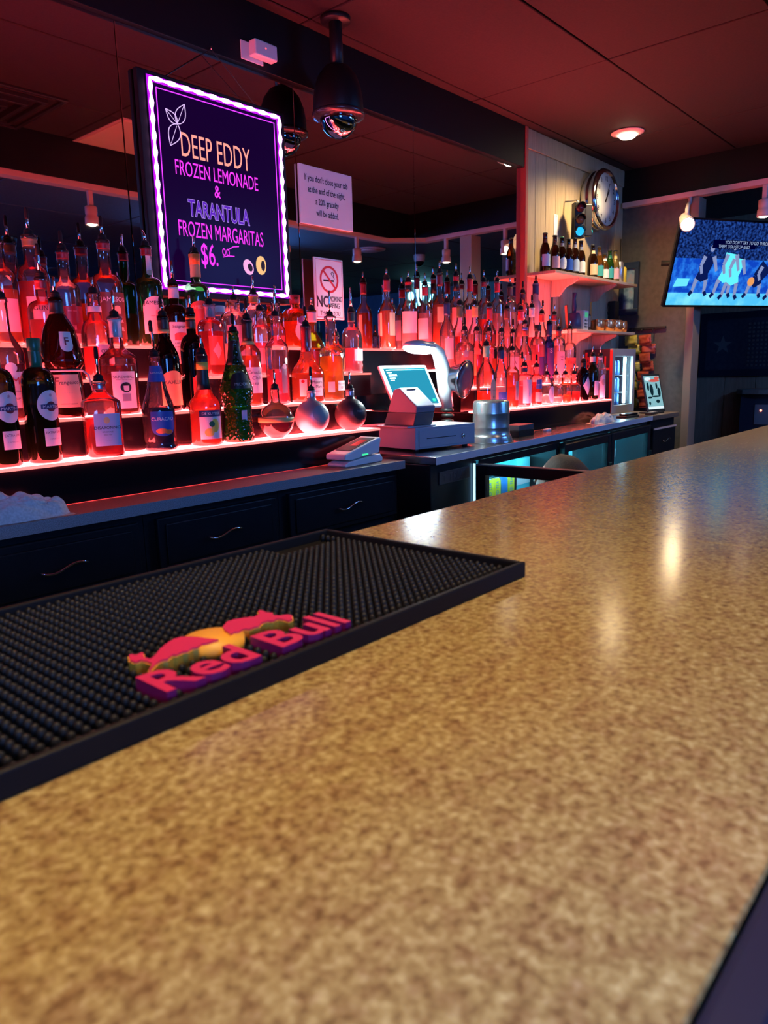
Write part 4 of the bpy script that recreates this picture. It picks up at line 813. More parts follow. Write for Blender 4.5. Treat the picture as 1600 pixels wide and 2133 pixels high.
nb = thing('cleaning_brush', 'navy bottle brush standing in its navy holder beside the phone base', 'brush', (4.53, 2.29, .2405))
put('holder', lathem([(.046, 0), (.050, .004), (.046, .06), (.036, .105), (.030, .110), (0, .109)], 20), C_['navy'], nb)
put('handle', tubem([(0, 0, .10), (.002, 0, .15), (-.002, 0, .20), (.002, 0, .235)], .014, 10, radii=[.012, .016, .011, .015]), C_['navy'], nb)
bk = thing('speaker_box', 'narrow black remote standing right of the phone base', 'remote', (4.748, 2.30, .2405)); box('case', -.020, .020, -.015, .015, 0, .112, M_BLACK, bk, bev=.004); box('button_pad', -.012, .012, -.0165, -.0152, .03, .10, C_['grey'], bk, bev=.001)
cl = thing('clip_stand', 'dark folding bottle opener stand leaning at the left of the lower shelf', 'stand', (4.43, 2.285, .2405))
put('arm', prismm([(-.055, .0), (-.038, 0), (-.065, .155), (-.080, .150)], 'y', -.008, .008), C_['brown'], cl, (.055, 0, 0)); box('foot', -.015, .06, -.02, .02, 0, .014, C_['brown'], cl, bev=.004)
md = thing('wall_modem', 'black box with pink indicator mounted on the planks above the copper mugs', 'modem', (5.30, YM - .005, .345)); box('case', -.035, .035, -.055, 0, 0, .125, M_BLACK, md, bev=.004)
box('front_label', .0355, .0362, -.050, -.005, .012, .060, C_['grey'], md); box('indicator', .0355, .0368, -.035, -.020, .085, .105, emis('pink_led', (1, .1, .25), 3), md)
put('cable', tubem([(-.02, -.01, .10), (-.06, -.012, .11), (-.075, -.012, .06), (-.05, -.012, .02), (-.02, -.012, .03)], .0025, 6), M_BLACK, md)

# ================================================================== MENU BOARD WITH LED BORDER
M_TUBE = emis('led_tube_magenta', (1.0, .42, 1.0), E_SIGN); M_REFLINE = emis('tube_reflection_violet', (.62, .04, 1.0), 1.6); M_HALO = emis('tube_halo_magenta', (.55, .01, .95), 1.2)
mb = thing('menu_board', 'black lit menu board with glowing magenta border and handwritten drinks', 'sign', (1.510, 2.3975, .289))
box('frame', 0, .655, -.022, 0, 0, .742, M_SOFFIT, mb, bev=.004)
box('glass', .032, .636, -.0245, -.0225, .020, .728, mat('board_glass', (.004, .002, .010), .25, spec=.05, emit=(.12, .0, .42), estr=.055), mb)
def beads(a, b, n):
    a, b = Vector(a), Vector(b); k = n * 6; pts = [a + (b - a) * i / k for i in range(k + 1)]
    return tubem(pts, .007, 8, radii=[.0034 + .0050 * (.5 - .5 * math.cos(2 * PI * n * i / k)) for i in range(k + 1)])
x0, x1, z0, z1 = .045, .622, .034, .716
for a, b, n in (((x0, -.031, z0), (x0, -.031, z1), 13), ((x1, -.031, z0), (x1, -.031, z1), 13), ((x0, -.031, z1), (x1, -.031, z1), 10), ((x0, -.031, z0), (x1, -.031, z0), 10)):
    put('led_tube', beads(a, b, n), M_TUBE, mb); d_ = .0100
    box('led_strip', min(a[0], b[0]) - d_, max(a[0], b[0]) + d_, -.0262, -.0248, min(a[2], b[2]) - d_, max(a[2], b[2]) + d_, M_HALO, mb)  # magenta halo of the tube, put in as a flat glowing strip
i0, i1, k0, k1 = .070, .598, .058, .692
for a, b in (((i0, k0), (i0, k1)), ((i1, k0), (i1, k1)), ((i0, k1), (i1, k1)), ((i0, k0), (i1, k0))):
    put('reflected_line', tubem([(a[0], -.0252, a[1]), (b[0], -.0252, b[1])], .0018, 6), M_REFLINE, mb)  # tube's reflection at the glass edge, drawn as thin glowing lines
E_TXT = dict(lav=emis('marker_lavender', (.52, .30, 1.0), .8), peach=emis('marker_peach', (1, .36, .30), 1.1), mag=emis('marker_magenta', (1, .05, 1.0), 1.0), vio=emis('marker_violet', (.17, .03, .80), .7), white=emis('marker_white', (.80, .55, 1.), 1.0), yel=emis('marker_yellow', (1, .58, .25), 1.0), pk=emis('marker_pink', (1, .45, .85), 1.0))
def bt(s, x, z, size, c, sx=1., bold=.0, shear=0.): return text_xz('lettering', s, size, E_TXT[c], mb, (x * .992 - 1.510, -.0249, z * .992 - .289), bold, sx, shear, .0008)
bt('DEEP EDDY', 1.834, .826, .118, 'peach', .52, -.004)
bt('FROZEN LEMONADE', 1.836, .744, .072, 'mag', .56, .004)
bt('&', 1.826, .686, .062, 'mag', .7, .01)
bt('TARANTULA', 1.832, .612, .080, 'lav', .60, .034)
bt('TARANTULA', 1.832, .612, .080, 'vio', .60, .004).location.y -= .0006
bt('FROZEN MARGARITAS', 1.840, .537, .078, 'mag', .50, .004)
bt('$6.', 1.772, .455, .110, 'mag', .58, .006)
bt('oo', 1.849, .478, .060, 'mag', .55, .006)
for pp in (((1.835, .452), (1.86, .458), (1.888, .459)), ((1.862, .482), (1.885, .494), (1.912, .498))):
    put('lettering', tubem([(a * .992 - 1.510, -.0252, b * .992 - .289) for a, b in pp], .0022, 6), E_TXT['mag'], mb)
def outline(pts, c, r=.0016):
    return put('drawing', tubem([(x * .992 - 1.510, -.0252, z * .992 - .289) for x, z in pts], r, 6), E_TXT[c], mb)
def leaf(bx, bz, ang, L, W):
    for s in (-1, 1):
        outline([(bx + math.cos(ang) * L * t - math.sin(ang) * s * W * math.sin(PI * t ** .8), bz + math.sin(ang) * L * t + math.cos(ang) * s * W * math.sin(PI * t ** .8)) for t in [i / 10 for i in range(11)]], 'white')
    outline([(bx + math.cos(ang) * L * t, bz + math.sin(ang) * L * t) for t in (.1, .9)], 'white', .001)
leaf(1.670, .888, math.radians(64), .080, .020); leaf(1.670, .888, math.radians(138), .060, .016); leaf(1.670, .888, math.radians(246), .085, .024)
def blob(cx, cz, rx_, rz_, c, rot=0):
    pts = [(rx_ * math.cos(a) * math.cos(rot) - rz_ * math.sin(a) * math.sin(rot), rx_ * math.cos(a) * math.sin(rot) + rz_ * math.sin(a) * math.cos(rot)) for a in [2 * PI * i / 20 for i in range(20)]]
    return put('drawing', prismm(pts, 'y', -.0008, 0), E_TXT[c] if isinstance(c, str) else c, mb, (cx * .992 - 1.510, -.0248, cz * .992 - .289))
blob(1.955, .425, .024, .030, 'pk', .5); blob(1.963, .424, .011, .015, M_INK, .3).location.y -= .001
blob(2.020, .437, .026, .036, 'yel'); blob(2.029, .436, .010, .020, M_INK).location.y -= .001
put('hook', tubem([(.312, -.012, .884), (.312, -.030, .884), (.312, -.030, .875)], .003, 8), M_CHROME, mb)
for sx_ in (.12, .51): put('chain', tubem([(.312, -.028, .878), (sx_, -.018, .742)], .0016, 6), M_BLACK, mb)

# ================================================================== SIGNS ON THE MIRROR
gs = thing('notice_sign', 'white notice about unclosed tabs fixed to the mirror', 'sign', (2.246, 2.398, .628))
pb = box('plate', 0, .320, -.010, 0, 0, .236, M_PAPER, gs, bev=.002)
for k, s in enumerate(("If you don't close your tab", 'at the end of the night,', 'a 20% gratuity', 'will be added.')):
    text_xz('lettering', s, .036, M_INK, pb, (.160, -.0101, .188 - k * .045), .006, .68, 0, .0006)
ns = thing('no_smoking_sign', 'white no smoking sign with red ring leaning against the mirror', 'sign', (2.288, 2.372, .238))
pn = box('plate', 0, .176, -.008, 0, 0, .256, mat('sign_white', (.72, .74, .76), .4), ns, bev=.002)
M_SRED = mat('sign_red', (.55, .015, .02), .5)
def xz_ring(cx, cz, r0, r1, m, y0, parent, a0=0., a1=2 * PI, n=40, name='ring'):
    v, f = [], []
    for i in range(n + 1):
        a = a0 + (a1 - a0) * i / n
        for r in (r0, r1): v.append((cx + r * math.cos(a), y0, cz + r * math.sin(a)))
    f = [(2 * i, 2 * i + 1, 2 * i + 3, 2 * i + 2) for i in range(n)]
    o = put(name, me_from(name, v, f), m, parent); so = o.modifiers.new('s', 'SOLIDIFY'); so.thickness = .0006
    return o
for a, b in (((.008, .008), (.168, .008)), ((.008, .248), (.168, .248)), ((.008, .008), (.008, .248)), ((.168, .008), (.168, .248))):
    put('border', tubem([(a[0], -.0083, a[1]), (b[0], -.0083, b[1])], .0009, 4), M_SRED, pn)
xz_ring(.088, .168, .047, .057, M_SRED, -.0086, pn)
put('bar', prismm([(-.052, -.0045), (.052, -.0045), (.052, .0045), (-.052, .0045)], 'y', -.0096, -.0088), M_SRED, pn, (.088, 0, .168), (0, math.radians(45), 0))
put('cigarette', prismm([(-.036, -.004), (.028, -.004), (.028, .004), (-.036, .004)], 'y', -.0088, -.0082), M_INK, pn, (.088, 0, .163))
put('smoke', tubem([(.120, -.0085, .172), (.112, -.0085, .182), (.118, -.0085, .194), (.108, -.0085, .202), (.100, -.0085, .194), (.108, -.0085, .184)], .0014, 6), M_INK, pn)
text_xz('lettering', 'NO', .066, M_INK, pn, (.046, -.0082, .075), .02, .78, 0, .0008); text_xz('lettering', 'SMOKING', .031, M_INK, pn, (.119, -.0082, .087), .01, .66, 0, .0008)
text_xz('lettering', 'VAPING', .031, M_INK, pn, (.112, -.0082, .059), .01, .66, 0, .0008); text_xz('lettering', 'THANK YOU', .025, M_INK, pn, (.088, -.0082, .026), .004, .85, 0, .0008)

# sensor on the soffit, dome camera
se = thing('wall_sensor', 'white sensor box with red dot on the black soffit', 'sensor', (2.02, YM - .0225, 1.212))
box('back_plate', -.058, .050, -.006, 0, -.036, .030, M_WHITE, se, bev=.003); b = box('case', -.022, .088, -.046, -.0065, -.022, .034, M_WHITE, se, bev=.005)
put('red_dot', lathem([(.003, 0), (.002, .0015), (0, .002)], 10), emis('red_dot', (1, .05, .05), 4), b, (.03, -.0462, .010), (PI / 2, 0, 0))
dc = thing('dome_camera', 'black ceiling dome camera with mirror bubble', 'camera', (2.335, 2.235, ZC - .0015))
put('mount_plate', lathem([(.058, -.018), (.060, -.014), (.060, 0), (0, 0)], 28), M_BLACK, dc)
put('pole', lathem([(.026, -.20), (.026, -.018), (0, -.018)], 20), M_BLACK, dc)
put('hood', lathem([(.030, -.172), (.052, -.182), (.078, -.215), (.094, -.26), (.100, -.30), (.102, -.345), (.100, -.350), (.094, -.345), (0, -.34)][::-1], 32), M_SOFFIT, dc)
put('ring', lathem([(.085, -.372), (.104, -.366), (.108, -.358), (.106, -.350), (.085, -.348)], 32), mat('camera_ring', (.05, .05, .055), .25, .5), dc)
put('bubble', lathem([(0.0, -.445)] + [(.077 * math.sin(a), -.368 - .077 * math.cos(a)) for a in [.15 * k for k in range(1, 11)]] + [(.0755, -.364)], 32), mat('camera_bubble', (.30, .31, .33), .04, 1.), dc)

# ================================================================== CASH REGISTER AREA
K = 1.043
cd_ = thing('cash_drawer', 'pale grey steel cash drawer on the steel worktop', 'cash drawer', (2.304, 1.841, ZS + .0002), math.radians(-8))
M_DRW = mat('drawer_grey_paint', (.38, .39, .44), .45)
bd = box('case', 0, .352, 0, .340, .010, .098, M_DRW, cd_, bev=.003)
fr = box('front_panel', .018, .340, -.0035, .0005, .018, .086, M_DRW, cd_, bev=.002)
box('slot', .060, .230, -.0042, -.0033, .050, .0535, M_INK, fr); put('lock', lathem([(.011, 0), (.011, .004), (.008, .006), (0, .006)], 16), M_CHROME, fr, (.272, -.0036, .048), (PI / 2, 0, 0))
for a in (.03, .32):
    for b in (.03, .31): put('foot', lathem([(.012, 0), (.012, .0098), (0, .0098)], 12), M_BLACK, cd_, (a, b, 0))
def on_drawer(lx, ly, lz=.0985):
    a = math.radians(-8); return (2.304 + lx * math.cos(a) - ly * math.sin(a), 1.841 + lx * math.sin(a) + ly * math.cos(a), ZS + lz)
pr = thing('receipt_printer', 'wedge shaped receipt printer on the left of the cash drawer', 'printer', on_drawer(.004, .012), math.radians(-8))
M_PRN = mat('printer_grey', (.22, .20, .27), .45)
put('tray_plate', prismm([(-.035, .0), (.125, .0), (.125, .19), (-.035, .19)], 'z', 0, .006, .002), M_DRW, pr)
put('lower_body', prismm([(.004, .0065), (.185, .0065), (.160, .058), (-.012, .058)], 'x', .002, .105, .003), mat('printer_dark_base', (.10, .10, .12), .3), pr)
bd = put('upper_body', prismm([(-.012, .0585), (.160, .0585), (.120, .150), (.085, .158), (-.018, .084)], 'x', .001, .106, .005), M_PRN, pr)
box('paper_slot', .030, .080, -.001, .001, -.004, .004, M_INK, bd, loc=(0, .072, .1488), rot=(math.radians(35.7), 0, 0))
ps = thing('pos_terminal', 'white tablet cash register screen leaning back on its stand', 'terminal', on_drawer(.100, .195), math.radians(-4))
put('stand_foot', lathem([(.080, 0), (.085, .004), (.075, .012), (.030, .020), (0, .021)], 28), M_WHITE, ps, (.135, .06, 0))
put('stand_neck', prismm([(.035, .0), (.085, .0), (.075, .12), (.055, .12)], 'x', .10, .17, .006), M_WHITE, ps)
tb = bpy.data.meshes.new('x'); tb = boxm(-.15, .15, -.008, .008, -.105, .105, .007, 3)
tab = put('tablet', tb, M_WHITE, ps, (.105, .038, .155), (math.radians(-28), 0, 0))
sc_ = box('screen', -.132, .132, -.0090, -.0081, -.088, .088, emis('pos_screen', (.03, .40, .62), .85), tab)
for a, b, c, d, cc in ((-.12, -.09, .066, .070, (.02, .05, .08)), (-.115, -.065, .050, .059, (.01, .02, .03)), (-.115, -.08, .040, .043, (.03, .10, .13)), (-.115, -.09, .030, .033, (.03, .10, .13)), (-.12, .12, .078, .082, (.02, .15, .2)), (.10, .118, -.078, -.066, (.0, .25, .1)), (-.12, .12, -.086, -.082, (.01, .05, .06))):
    box('screen_mark', a, b, -.0095, -.0091, c, d, mat('pm%d' % int(a * 1000 + c * 77777), cc, .4, emit=cc, estr=.6), sc_)
# articulated desk lamp
lp = thing('desk_lamp', 'chrome desk lamp with glowing oval head over the cash register', 'lamp', (2.80, 2.04, ZS + .0003))
M_LAMP = emis('lamp_glow', (.72, .96, 1.0), 150)
put('base', lathem([(.062, 0), (.065, .006), (.055, .020), (.02, .028), (0, .028)], 28), mat('lamp_dark', (.06, .07, .06), .35, .4), lp, (.0, .0, 0))
for k in range(5): put('spring_coil', lathem([(.020, 0), (.030, .006), (.030, .014), (.020, .020), (0, .020)], 20), mat('lamp_dark', (.06, .07, .06), .35, .4), lp, (-.008 + .003 * (k % 2), 0, .028 + .026 * k))
arm = [(-.010, 0, .155), (-.030, -.005, .24), (-.055, -.012, .33), (-.10, -.022, .398), (-.165, -.034, .424), (-.22, -.043, .424)]
put('arm', tubem(arm, .03, 16, radii=[.030, .034, .034, .030, .024, .018]), mat('lamp_white', (.8, .82, .82), .25, .3), lp)
hd = put('head', lathem([(0.0, -.016), (.060, -.014), (.098, -.004), (.100, .004), (.080, .016), (.03, .024), (0, .025)], 36, sx=1.1, sy=.55), mat('lamp_white', (.8, .82, .82), .25, .3), lp, (-.275, -.054, .424), (0, math.radians(3), math.radians(10)))
put('diffuser', lathem([(0.0, -.030), (.058, -.028), (.092, -.018), (.097, -.0055), (.060, -.0145), (0, -.0165)], 36, sx=1.1, sy=.55), M_LAMP, hd)
dm = put('shade', lathem([(.026, -.07), (.034, -.066), (.050, -.03), (.072, .02), (.084, .034), (.087, .040), (.086, .046), (.078, .044), (.070, .036), (0, .034)], 36), M_CHR2, lp, (.0, -.05, .285), (math.radians(98), 0, math.radians(10)))
put('lens', lathem([(.0765, .0448), (.040, .0475), (0, .0480)], 32), mat('lamp_lens', (.22, .13, .18), .3, .3), dm)
# steel tub
tu = thing('steel_tub', 'upturned stainless steel tub with flared rim right of the register', 'tub', (2.815, 1.815, ZS + .0003))
put('shell', lathem([(.098, 0), (.0985, .004), (.094, .010), (.0955, .014), (.091, .020), (.0925, .025), (.087, .031), (.0835, .040), (.082, .062), (.0832, .066), (.082, .070), (.0812, .125), (.0824, .129), (.0812, .133), (.080, .175), (.077, .183), (.071, .186), (.069, .183), (0, .182)], 48), mat('tub_steel', (.66, .68, .66), .26, .9), tu)

# card reader on the left worktop
cr_ = thing('card_reader', 'white payment card reader propped on its dock on the left worktop', 'card reader', (1.885, 1.826, -.3297), math.radians(4))
put('dock', prismm([(.0, .0), (.215, .0), (.222, .012), (.205, .030), (.12, .026), (.02, .018), (-.004, .010)], 'y', 0, .088, .004), M_WHITE, cr_)
hb = put('reader_body', prismm([(-.006, .0265), (.028, .0225), (.12, .032), (.195, .036), (.208, .090), (.200, .094), (-.004, .046)], 'y', -.003, .091, .005), M_WHITE, cr_)
sl = math.atan2(.048, .204)
b = box('screen', 0, .150, .008, .080, 0, .0012, M_INK, hb, loc=(.038, 0, .0565), rot=(0, -sl, 0)); box('screen_flash', .05, .12, .020, .052, .0012, .0018, mat('reader_red', (.5, .03, .03), .3), b)
box('green_light', .09, .125, -.0042, -.0032, .034, .040, emis('reader_green', (.05, .8, .35), 1.2), hb)

# bar towels: rumpled cloth
def towel(lab, x, y, z, L, W, H, seed, rz, crease=.26):
    t_ = thing('bar_towel', lab, 'towel', (x, y, z), rz); v, f = [], []; nu, nv = 44, 26
    for j in range(nv + 1):
        for i in range(nu + 1):
            u, w_ = i / nu * 2 - 1, j / nv * 2 - 1
            e = max(0, 1 - (abs(u) ** 2.4 + abs(w_) ** 2.2)); h = e ** .45
            n1 = noise.noise(Vector((u * 3.2 + seed, w_ * 2.1, seed))); n2 = noise.noise(Vector((u * 2.0 + w_ * 4 + seed, w_ * 6.5 - u * 3, seed + 4)))
            hh = H * h * (.78 + .30 * n1 + crease * abs(n2) - crease * .5 * max(0, .12 - abs(n2)) / .12)
            v.append((u * L / 2 * (1 + .08 * n2), w_ * W / 2 * (1 + .12 * n1), max(hh, .0)))
    for j in range(nv):
        for i in range(nu): a = j * (nu + 1) + i; f.append((a, a + 1, a + nu + 2, a + nu + 1))
    o = put('cloth', me_from('towel', v, f, True), M_TOWEL, t_)
    so = o.modifiers.new('s', 'SUBSURF'); so.levels = so.render_levels = 1
    pts = []
    for k in range(13):
        u = -1 + 2 * k / 12; pts.append((u * L * .34, -W * .16 + .012 * math.sin(u * 4 + seed), H * (.62 + .18 * math.cos(u * 5 + seed)) * (1 - .35 * u * u)))
    put('fold', tubem(pts, H * .15, 10, radii=[H * (.06 + .13 * math.sin(PI * k / 12)) for k in range(13)]), M_TOWEL, t_)
    pts = [(p[0] * .9 + L * .04, p[1] + W * .30, p[2] * .95) for p in pts]
    put('fold', tubem(pts, H * .15, 10, radii=[H * (.05 + .15 * math.sin(PI * k / 12)) for k in range(13)]), M_TOWEL, t_)
towel('crumpled white bar towel on the left worktop', .72, 1.862, -.3298, .30, .125, .060, 2.3, math.radians(-4), .55)
towel('crumpled white bar towel on the steel worktop near the mini fridge', 4.13, 1.895, ZS + .0002, .28, .085, .056, 8.4, math.radians(4))
nbx = thing('napkin_box', 'small dark square box on the steel worktop beside the tub', 'box', (3.14, 1.872, ZS + .0002), math.radians(2)); box('tray', -.075, .075, -.05, .05, 0, .030, M_CAB, nbx, bev=.002); box('lid', -.073, .073, -.048, .048, .0305, .055, mat('box_grey', (.08, .08, .09), .4), nbx, bev=.002)
pk = thing('lighter', 'small white lighter lying on the steel worktop', 'lighter', (3.44, 1.875, ZS + .0002), math.radians(8)); box('barrel', -.035, .025, -.011, .011, 0, .012, M_WHITE, pk, bev=.003); box('metal_tip', .0252, .040, -.010, .010, .0005, .0115, M_CHROME, pk, bev=.002)
tr = thing('phone_tray', 'low black charging tray right of the far towel', 'tray', (4.60, 1.935, ZS + .0002)); box('tray', -.10, .10, -.035, .035, 0, .012, M_BLACK, tr, bev=.003); box('phone', -.075, .09, -.028, .028, .0122, .024, M_GLOSSBLACK, tr, bev=.003)
rm = thing('remote_control', 'black remote lying in front of the chip bags', 'remote', (4.905, 1.900, ZS + .0002), math.radians(8)); box('body', -.095, .095, -.022, .022, 0, .016, M_BLACK, rm, bev=.004); box('button_pad', -.04, .07, -.014, .014, .0161, .018, C_['grey'], rm)

# mini fridge
mf = thing('mini_fridge', 'small glass door drinks fridge glowing blue with red lettered side', 'fridge', (4.885, 2.175, ZS + .0003))
FW, FD, FH = .385, .205, .440; M_FR = mat('fridge_dark', (.020, .012, .03), .35); M_FS = mat('fridge_silver', (.42, .44, .48), .4, .3)
box('side_wall', 0, .012, .022, FD, .006, FH, M_FR, mf); box('side_wall', FW - .012, FW, .022, FD, .006, FH, M_FR, mf); box('back_wall', .0125, FW - .0125, FD - .012, FD, .006, FH, M_LINER, mf)
box('top_wall', .0125, FW - .0125, .022, FD - .0125, FH - .014, FH, M_FR, mf); box('bottom_wall', .0125, FW - .0125, .022, FD - .0125, .006, .030, M_FR, mf)
bm = bmesh.new()
for q in ((0, .040, 0, FH), (FW - .040, FW, 0, FH), (.0405, FW - .0405, 0, .055), (.0405, FW - .0405, FH - .050, FH)):
    m_ = boxm(q[0], q[1], 0, .0215, q[2], q[3], .002); bm.from_mesh(m_); bpy.data.meshes.remove(m_)
m_ = bpy.data.meshes.new('door'); bm.to_mesh(m_); bm.free(); dr = put('door', m_, M_FS, mf); box('pane', .0405, FW - .0405, .008, .012, .0555, FH - .0505, M_DGLASS, dr)
box('led_tube', FW - .115, FW - .092, .030, .040, .062, FH - .058, emis('fridge_tube', (.55, .92, 1.0), 40), mf)
box('led_tube', .014, .020, .030, .036, .062, FH - .058, emis('fridge_tube_blue', (.08, .5, 1.0), 40), mf)
for zz in (.135, .255): box('wire_shelf', .0125, FW - .0125, .040, FD - .013, zz, zz + .004, M_LINER, mf)
for lab_z, zz in (('bottom', .031), ('middle', .140), ('top', .260)):
    for k in range(4):
        c_ = thing('energy_can', 'slim blue can, %s from left, %s shelf of the mini fridge' % (('first', 'second', 'third', 'fourth')[k], lab_z), 'can', (4.885 + .085 + k * .062, 2.175 + .095, ZS + zz), group='slim cans in the mini fridge')
        put('can_body', CANS, None, c_, scale=(.95, .95, .66)) if CANS.materials else put('can_body', CANS, mat('can_blue_silver', (.10, .28, .75), .3, .4), c_, scale=(.95, .95, .66))
        put('can_lid', lathem([(.020, .101), (.020, .1035), (0, .1025)], 16), M_SIL, c_)
o = put('lettering', solid_text('BULL', .130, .0012, .02, .62), mat('fridge_red', (.75, .03, .03), .5), mf, (-.0002, .115, .345)); o.rotation_euler = (Matrix.Rotation(-PI / 2, 4, 'Z') @ Matrix.Rotation(PI / 2, 4, 'X')).to_euler()
box('red_panel', -.0012, -.0002, .185, .200, .02, FH - .02, mat('fridge_red', (.75, .03, .03), .5), mf); box('red_glow_edge', -.0012, 0, .0005, .021, .01, FH - .01, mat('fridge_red', (.75, .03, .03), .5), mf)  # red light on the door edge is put into its colour
for a in (.03, .355):
    for b in (.03, .18): put('foot', lathem([(.010, 0), (.010, .006), (0, .006)], 10), M_BLACK, mf, (a, b, 0))

# tablet on the end cabinet
tbt = thing('tablet', 'black tablet with lit screen standing at the end of the back bar', 'tablet', (5.03, 1.925, ZS + .0003), math.radians(-14))
box('stand', -.075, .075, -.02, .075, 0, .010, M_BLACK, tbt, bev=.003)
tt = put('tablet_body', boxm(-.098, .098, -.005, .005, 0, .262, .004), M_BLACK, tbt, (0, -.008, .0105), (math.radians(-14), 0, 0)); tp = box('screen', -.084, .084, -.0062, -.0052, .018, .246, emis('tablet_screen', (.30, .62, .70), .8), tt)
M_TD = emis('tablet_dark', (.01, .04, .06), .5); M_TW = emis('tablet_white', (.8, .95, 1), 1.); M_TR = emis('tablet_red', (.8, .12, .10), .8)
box('screen_print', -.084, .084, -.0070, -.0063, .018, .036, M_TW, tp)
for cx, cz, a, b, m in ((-.055, .175, .012, .030, M_TD), (-.020, .150, .018, .040, M_TD), (.040, .178, .010, .022, M_TD), (.058, .135, .016, .030, M_TD), (.020, .105, .050, .006, M_TD), (-.050, .098, .024, .007, M_TD), (.030, .070, .020, .012, M_TD), (-.060, .060, .010, .012, M_TD), (-.045, .226, .034, .012, M_TW), (.020, .214, .060, .010, M_TR), (.055, .232, .028, .010, M_TR)):
    put('screen_print', prismm([(a * math.cos(t), b * math.sin(t)) for t in [2 * PI * i / 14 for i in range(14)]], 'y', -.0075, -.0064), m, tp, (cx, 0, cz))

# hanging strips of chip bags
hr = thing('wall_hook_rail', 'black hook rail on the end wall above the chip bags', 'rail', (XW - .002, 2.18, .272)); box('bar', -.022, 0, -.14, .13, -.010, .010, M_BLACK, hr, bev=.003)
for k in range(3): put('hook', tubem([(-.022, -.06 + k * .08, 0), (-.045, -.06 + k * .08, -.004), (-.052, -.06 + k * .08, -.016), (-.046, -.06 + k * .08, -.026)], .003, 8), M_BLACK, hr)
M_CHY = speckle('chip_bag_yellow', [(.35, (.42, .34, .04)), (.65, (.60, .52, .12))], 22, .28, 2.); M_CHR = speckle('chip_bag_red', [(.35, (.32, .05, .03)), (.65, (.50, .12, .07))], 22, .28, 2.)
def bagm(seed):
    v, f = [], []; nu, nv = 8, 8
    for side in (1, -1):
        for j in range(nv + 1):
            for i in range(nu + 1):
                u, w_ = i / nu * 2 - 1, j / nv * 2 - 1; e = (1 - u ** 4) * (1 - w_ ** 4)
                v.append((side * .022 * max(e, 0) ** .6 * (1 + .5 * noise.noise(Vector((u * 2 + seed, w_ * 2, seed)))) + (.0006 * side), u * .050 * (1 + .05 * math.sin(w_ * 9)), w_ * .046))
    n = (nu + 1) * (nv + 1)
    for s_ in (0, 1):
        for j in range(nv):
            for i in range(nu):
                a = s_ * n + j * (nu + 1) + i; q = (a, a + 1, a + nu + 2, a + nu + 1); f.append(q if s_ == 0 else q[::-1])
    return me_from('bag', v, f, True)
ordn = ('topmost', 'second', 'third', 'fourth', 'fifth', 'sixth', 'seventh', 'lowest')
for col_, y_, m_, ph in (('yellow', 2.275, M_CHY, 0), ('red', 2.165, M_CHR, 3)):
    for k in range(8):
        b = thing('chip_bag', '%s %s chip bag in the hanging strip on the end wall' % (ordn[k], col_), 'bag', (XW - .060 + (k % 2) * .026, y_ + .016 * (-1) ** k * random.random(), .190 - k * .065), random.uniform(-.35, .35), 'chip bags hanging on the end wall')
        e_ = random.uniform(-.22, .22); me = bagm(k * 1.7 + ph); put('pouch', me, m_, b, (0, 0, 0), (e_, random.uniform(-.12, .12), 0), scale=(.55, .95, .68)); box('seal', -.001, .001, -.046, .046, .029, .036, m_, b, rot=(e_, 0, 0)); box('seal', -.001, .001, -.046, .046, -.036, -.029, m_, b, rot=(e_, 0, 0))

# framed picture in the corner
fp = thing('framed_picture', 'dark framed picture on the end wall by the corner', 'picture', (XW - .002, 2.325, .375))
for a, b, c, d in ((-.075, .070, 0, .045), (-.075, .070, .330, .375), (-.075, -.045, .0455, .3295), (.040, .070, .0455, .3295)): box('frame_bar', -.028, 0, a, b, c, d, mat('frame_navy', (.02, .04, .09), .3), fp, bev=.003)
box('print', -.010, -.004, -.0445, .0395, .0455, .3295, speckle('print_blue', [(.3, (.05, .12, .25)), (.5, (.25, .4, .55)), (.7, (.45, .35, .4))], 14, .4), fp)

# ================================================================== LAMPS
def spot(name, parent, loc, rot, watts, col, angle, blend=.6, size=.03):
    l = bpy.data.lights.new(name, 'SPOT'); l.energy = watts; l.color = col; l.spot_size = angle; l.spot_blend = blend; l.shadow_soft_size = size
    o = bpy.data.objects.new(name, l); link(o); o.parent = parent; o.location = loc; o.rotation_euler = rot
    return o
WARM = (1.0, .71, .34)
def track(lab, x, y, aim, watts):
    """track head: aim = (tilt, turn)"""
    t_ = thing('track_light', lab, 'light', (x, y, ZR - .001), 0, 'track lights under the cream rail')
    box('stem', -.014, .014, -.014, .014, -.095, 0, M_RAIL, t_, bev=.003)
    e = put('housing', lathem([(.030, .055), (.036, .050), (.036, .012), (.033, .004), (.036, -.004), (.040, -.010), (.042, -.050), (.038, -.053), (.036, -.036), (0, -.030)], 24), M_RAIL, t_, (0, 0, -.145), (aim[0], 0, aim[1]))
    put('bulb', lathem([(0.0, -.058), (.018, -.056), (.031, -.048), (.034, -.040), (0, -.036)], 20), M_WARM, e)
    spot('bulb_light', e, (0, 0, -.062), (0, 0, 0), watts, WARM, math.radians(110), .8)
    return t_
track('cream track light over the bar, seen left in the mirror', 2.43, .372, (0, 0), P_TRACK)
track('cream track light over the bar, hidden in the mirror by the lit board', 3.99, .372, (0, 0), P_TRACK * .6)
track('cream track light seen in the mirror right of the no smoking sign', 4.80, .372, (0, 0), P_TRACK * .6)
track('cream track light over the near end of the bar', .35, .372, (0, 0), P_TRACK * 1.25)
track('cream track light over the left end of the bar', -1.0, .372, (0, 0), P_TRACK * .8)
track('cream track light on the end rail, left of the post in the mirror', XW - .034, .835, (0, 0), P_TRACK * .5)
track('cream track light on the end rail right of the post', XW - .034, 1.43, (0, 0), P_TRACK * .5)
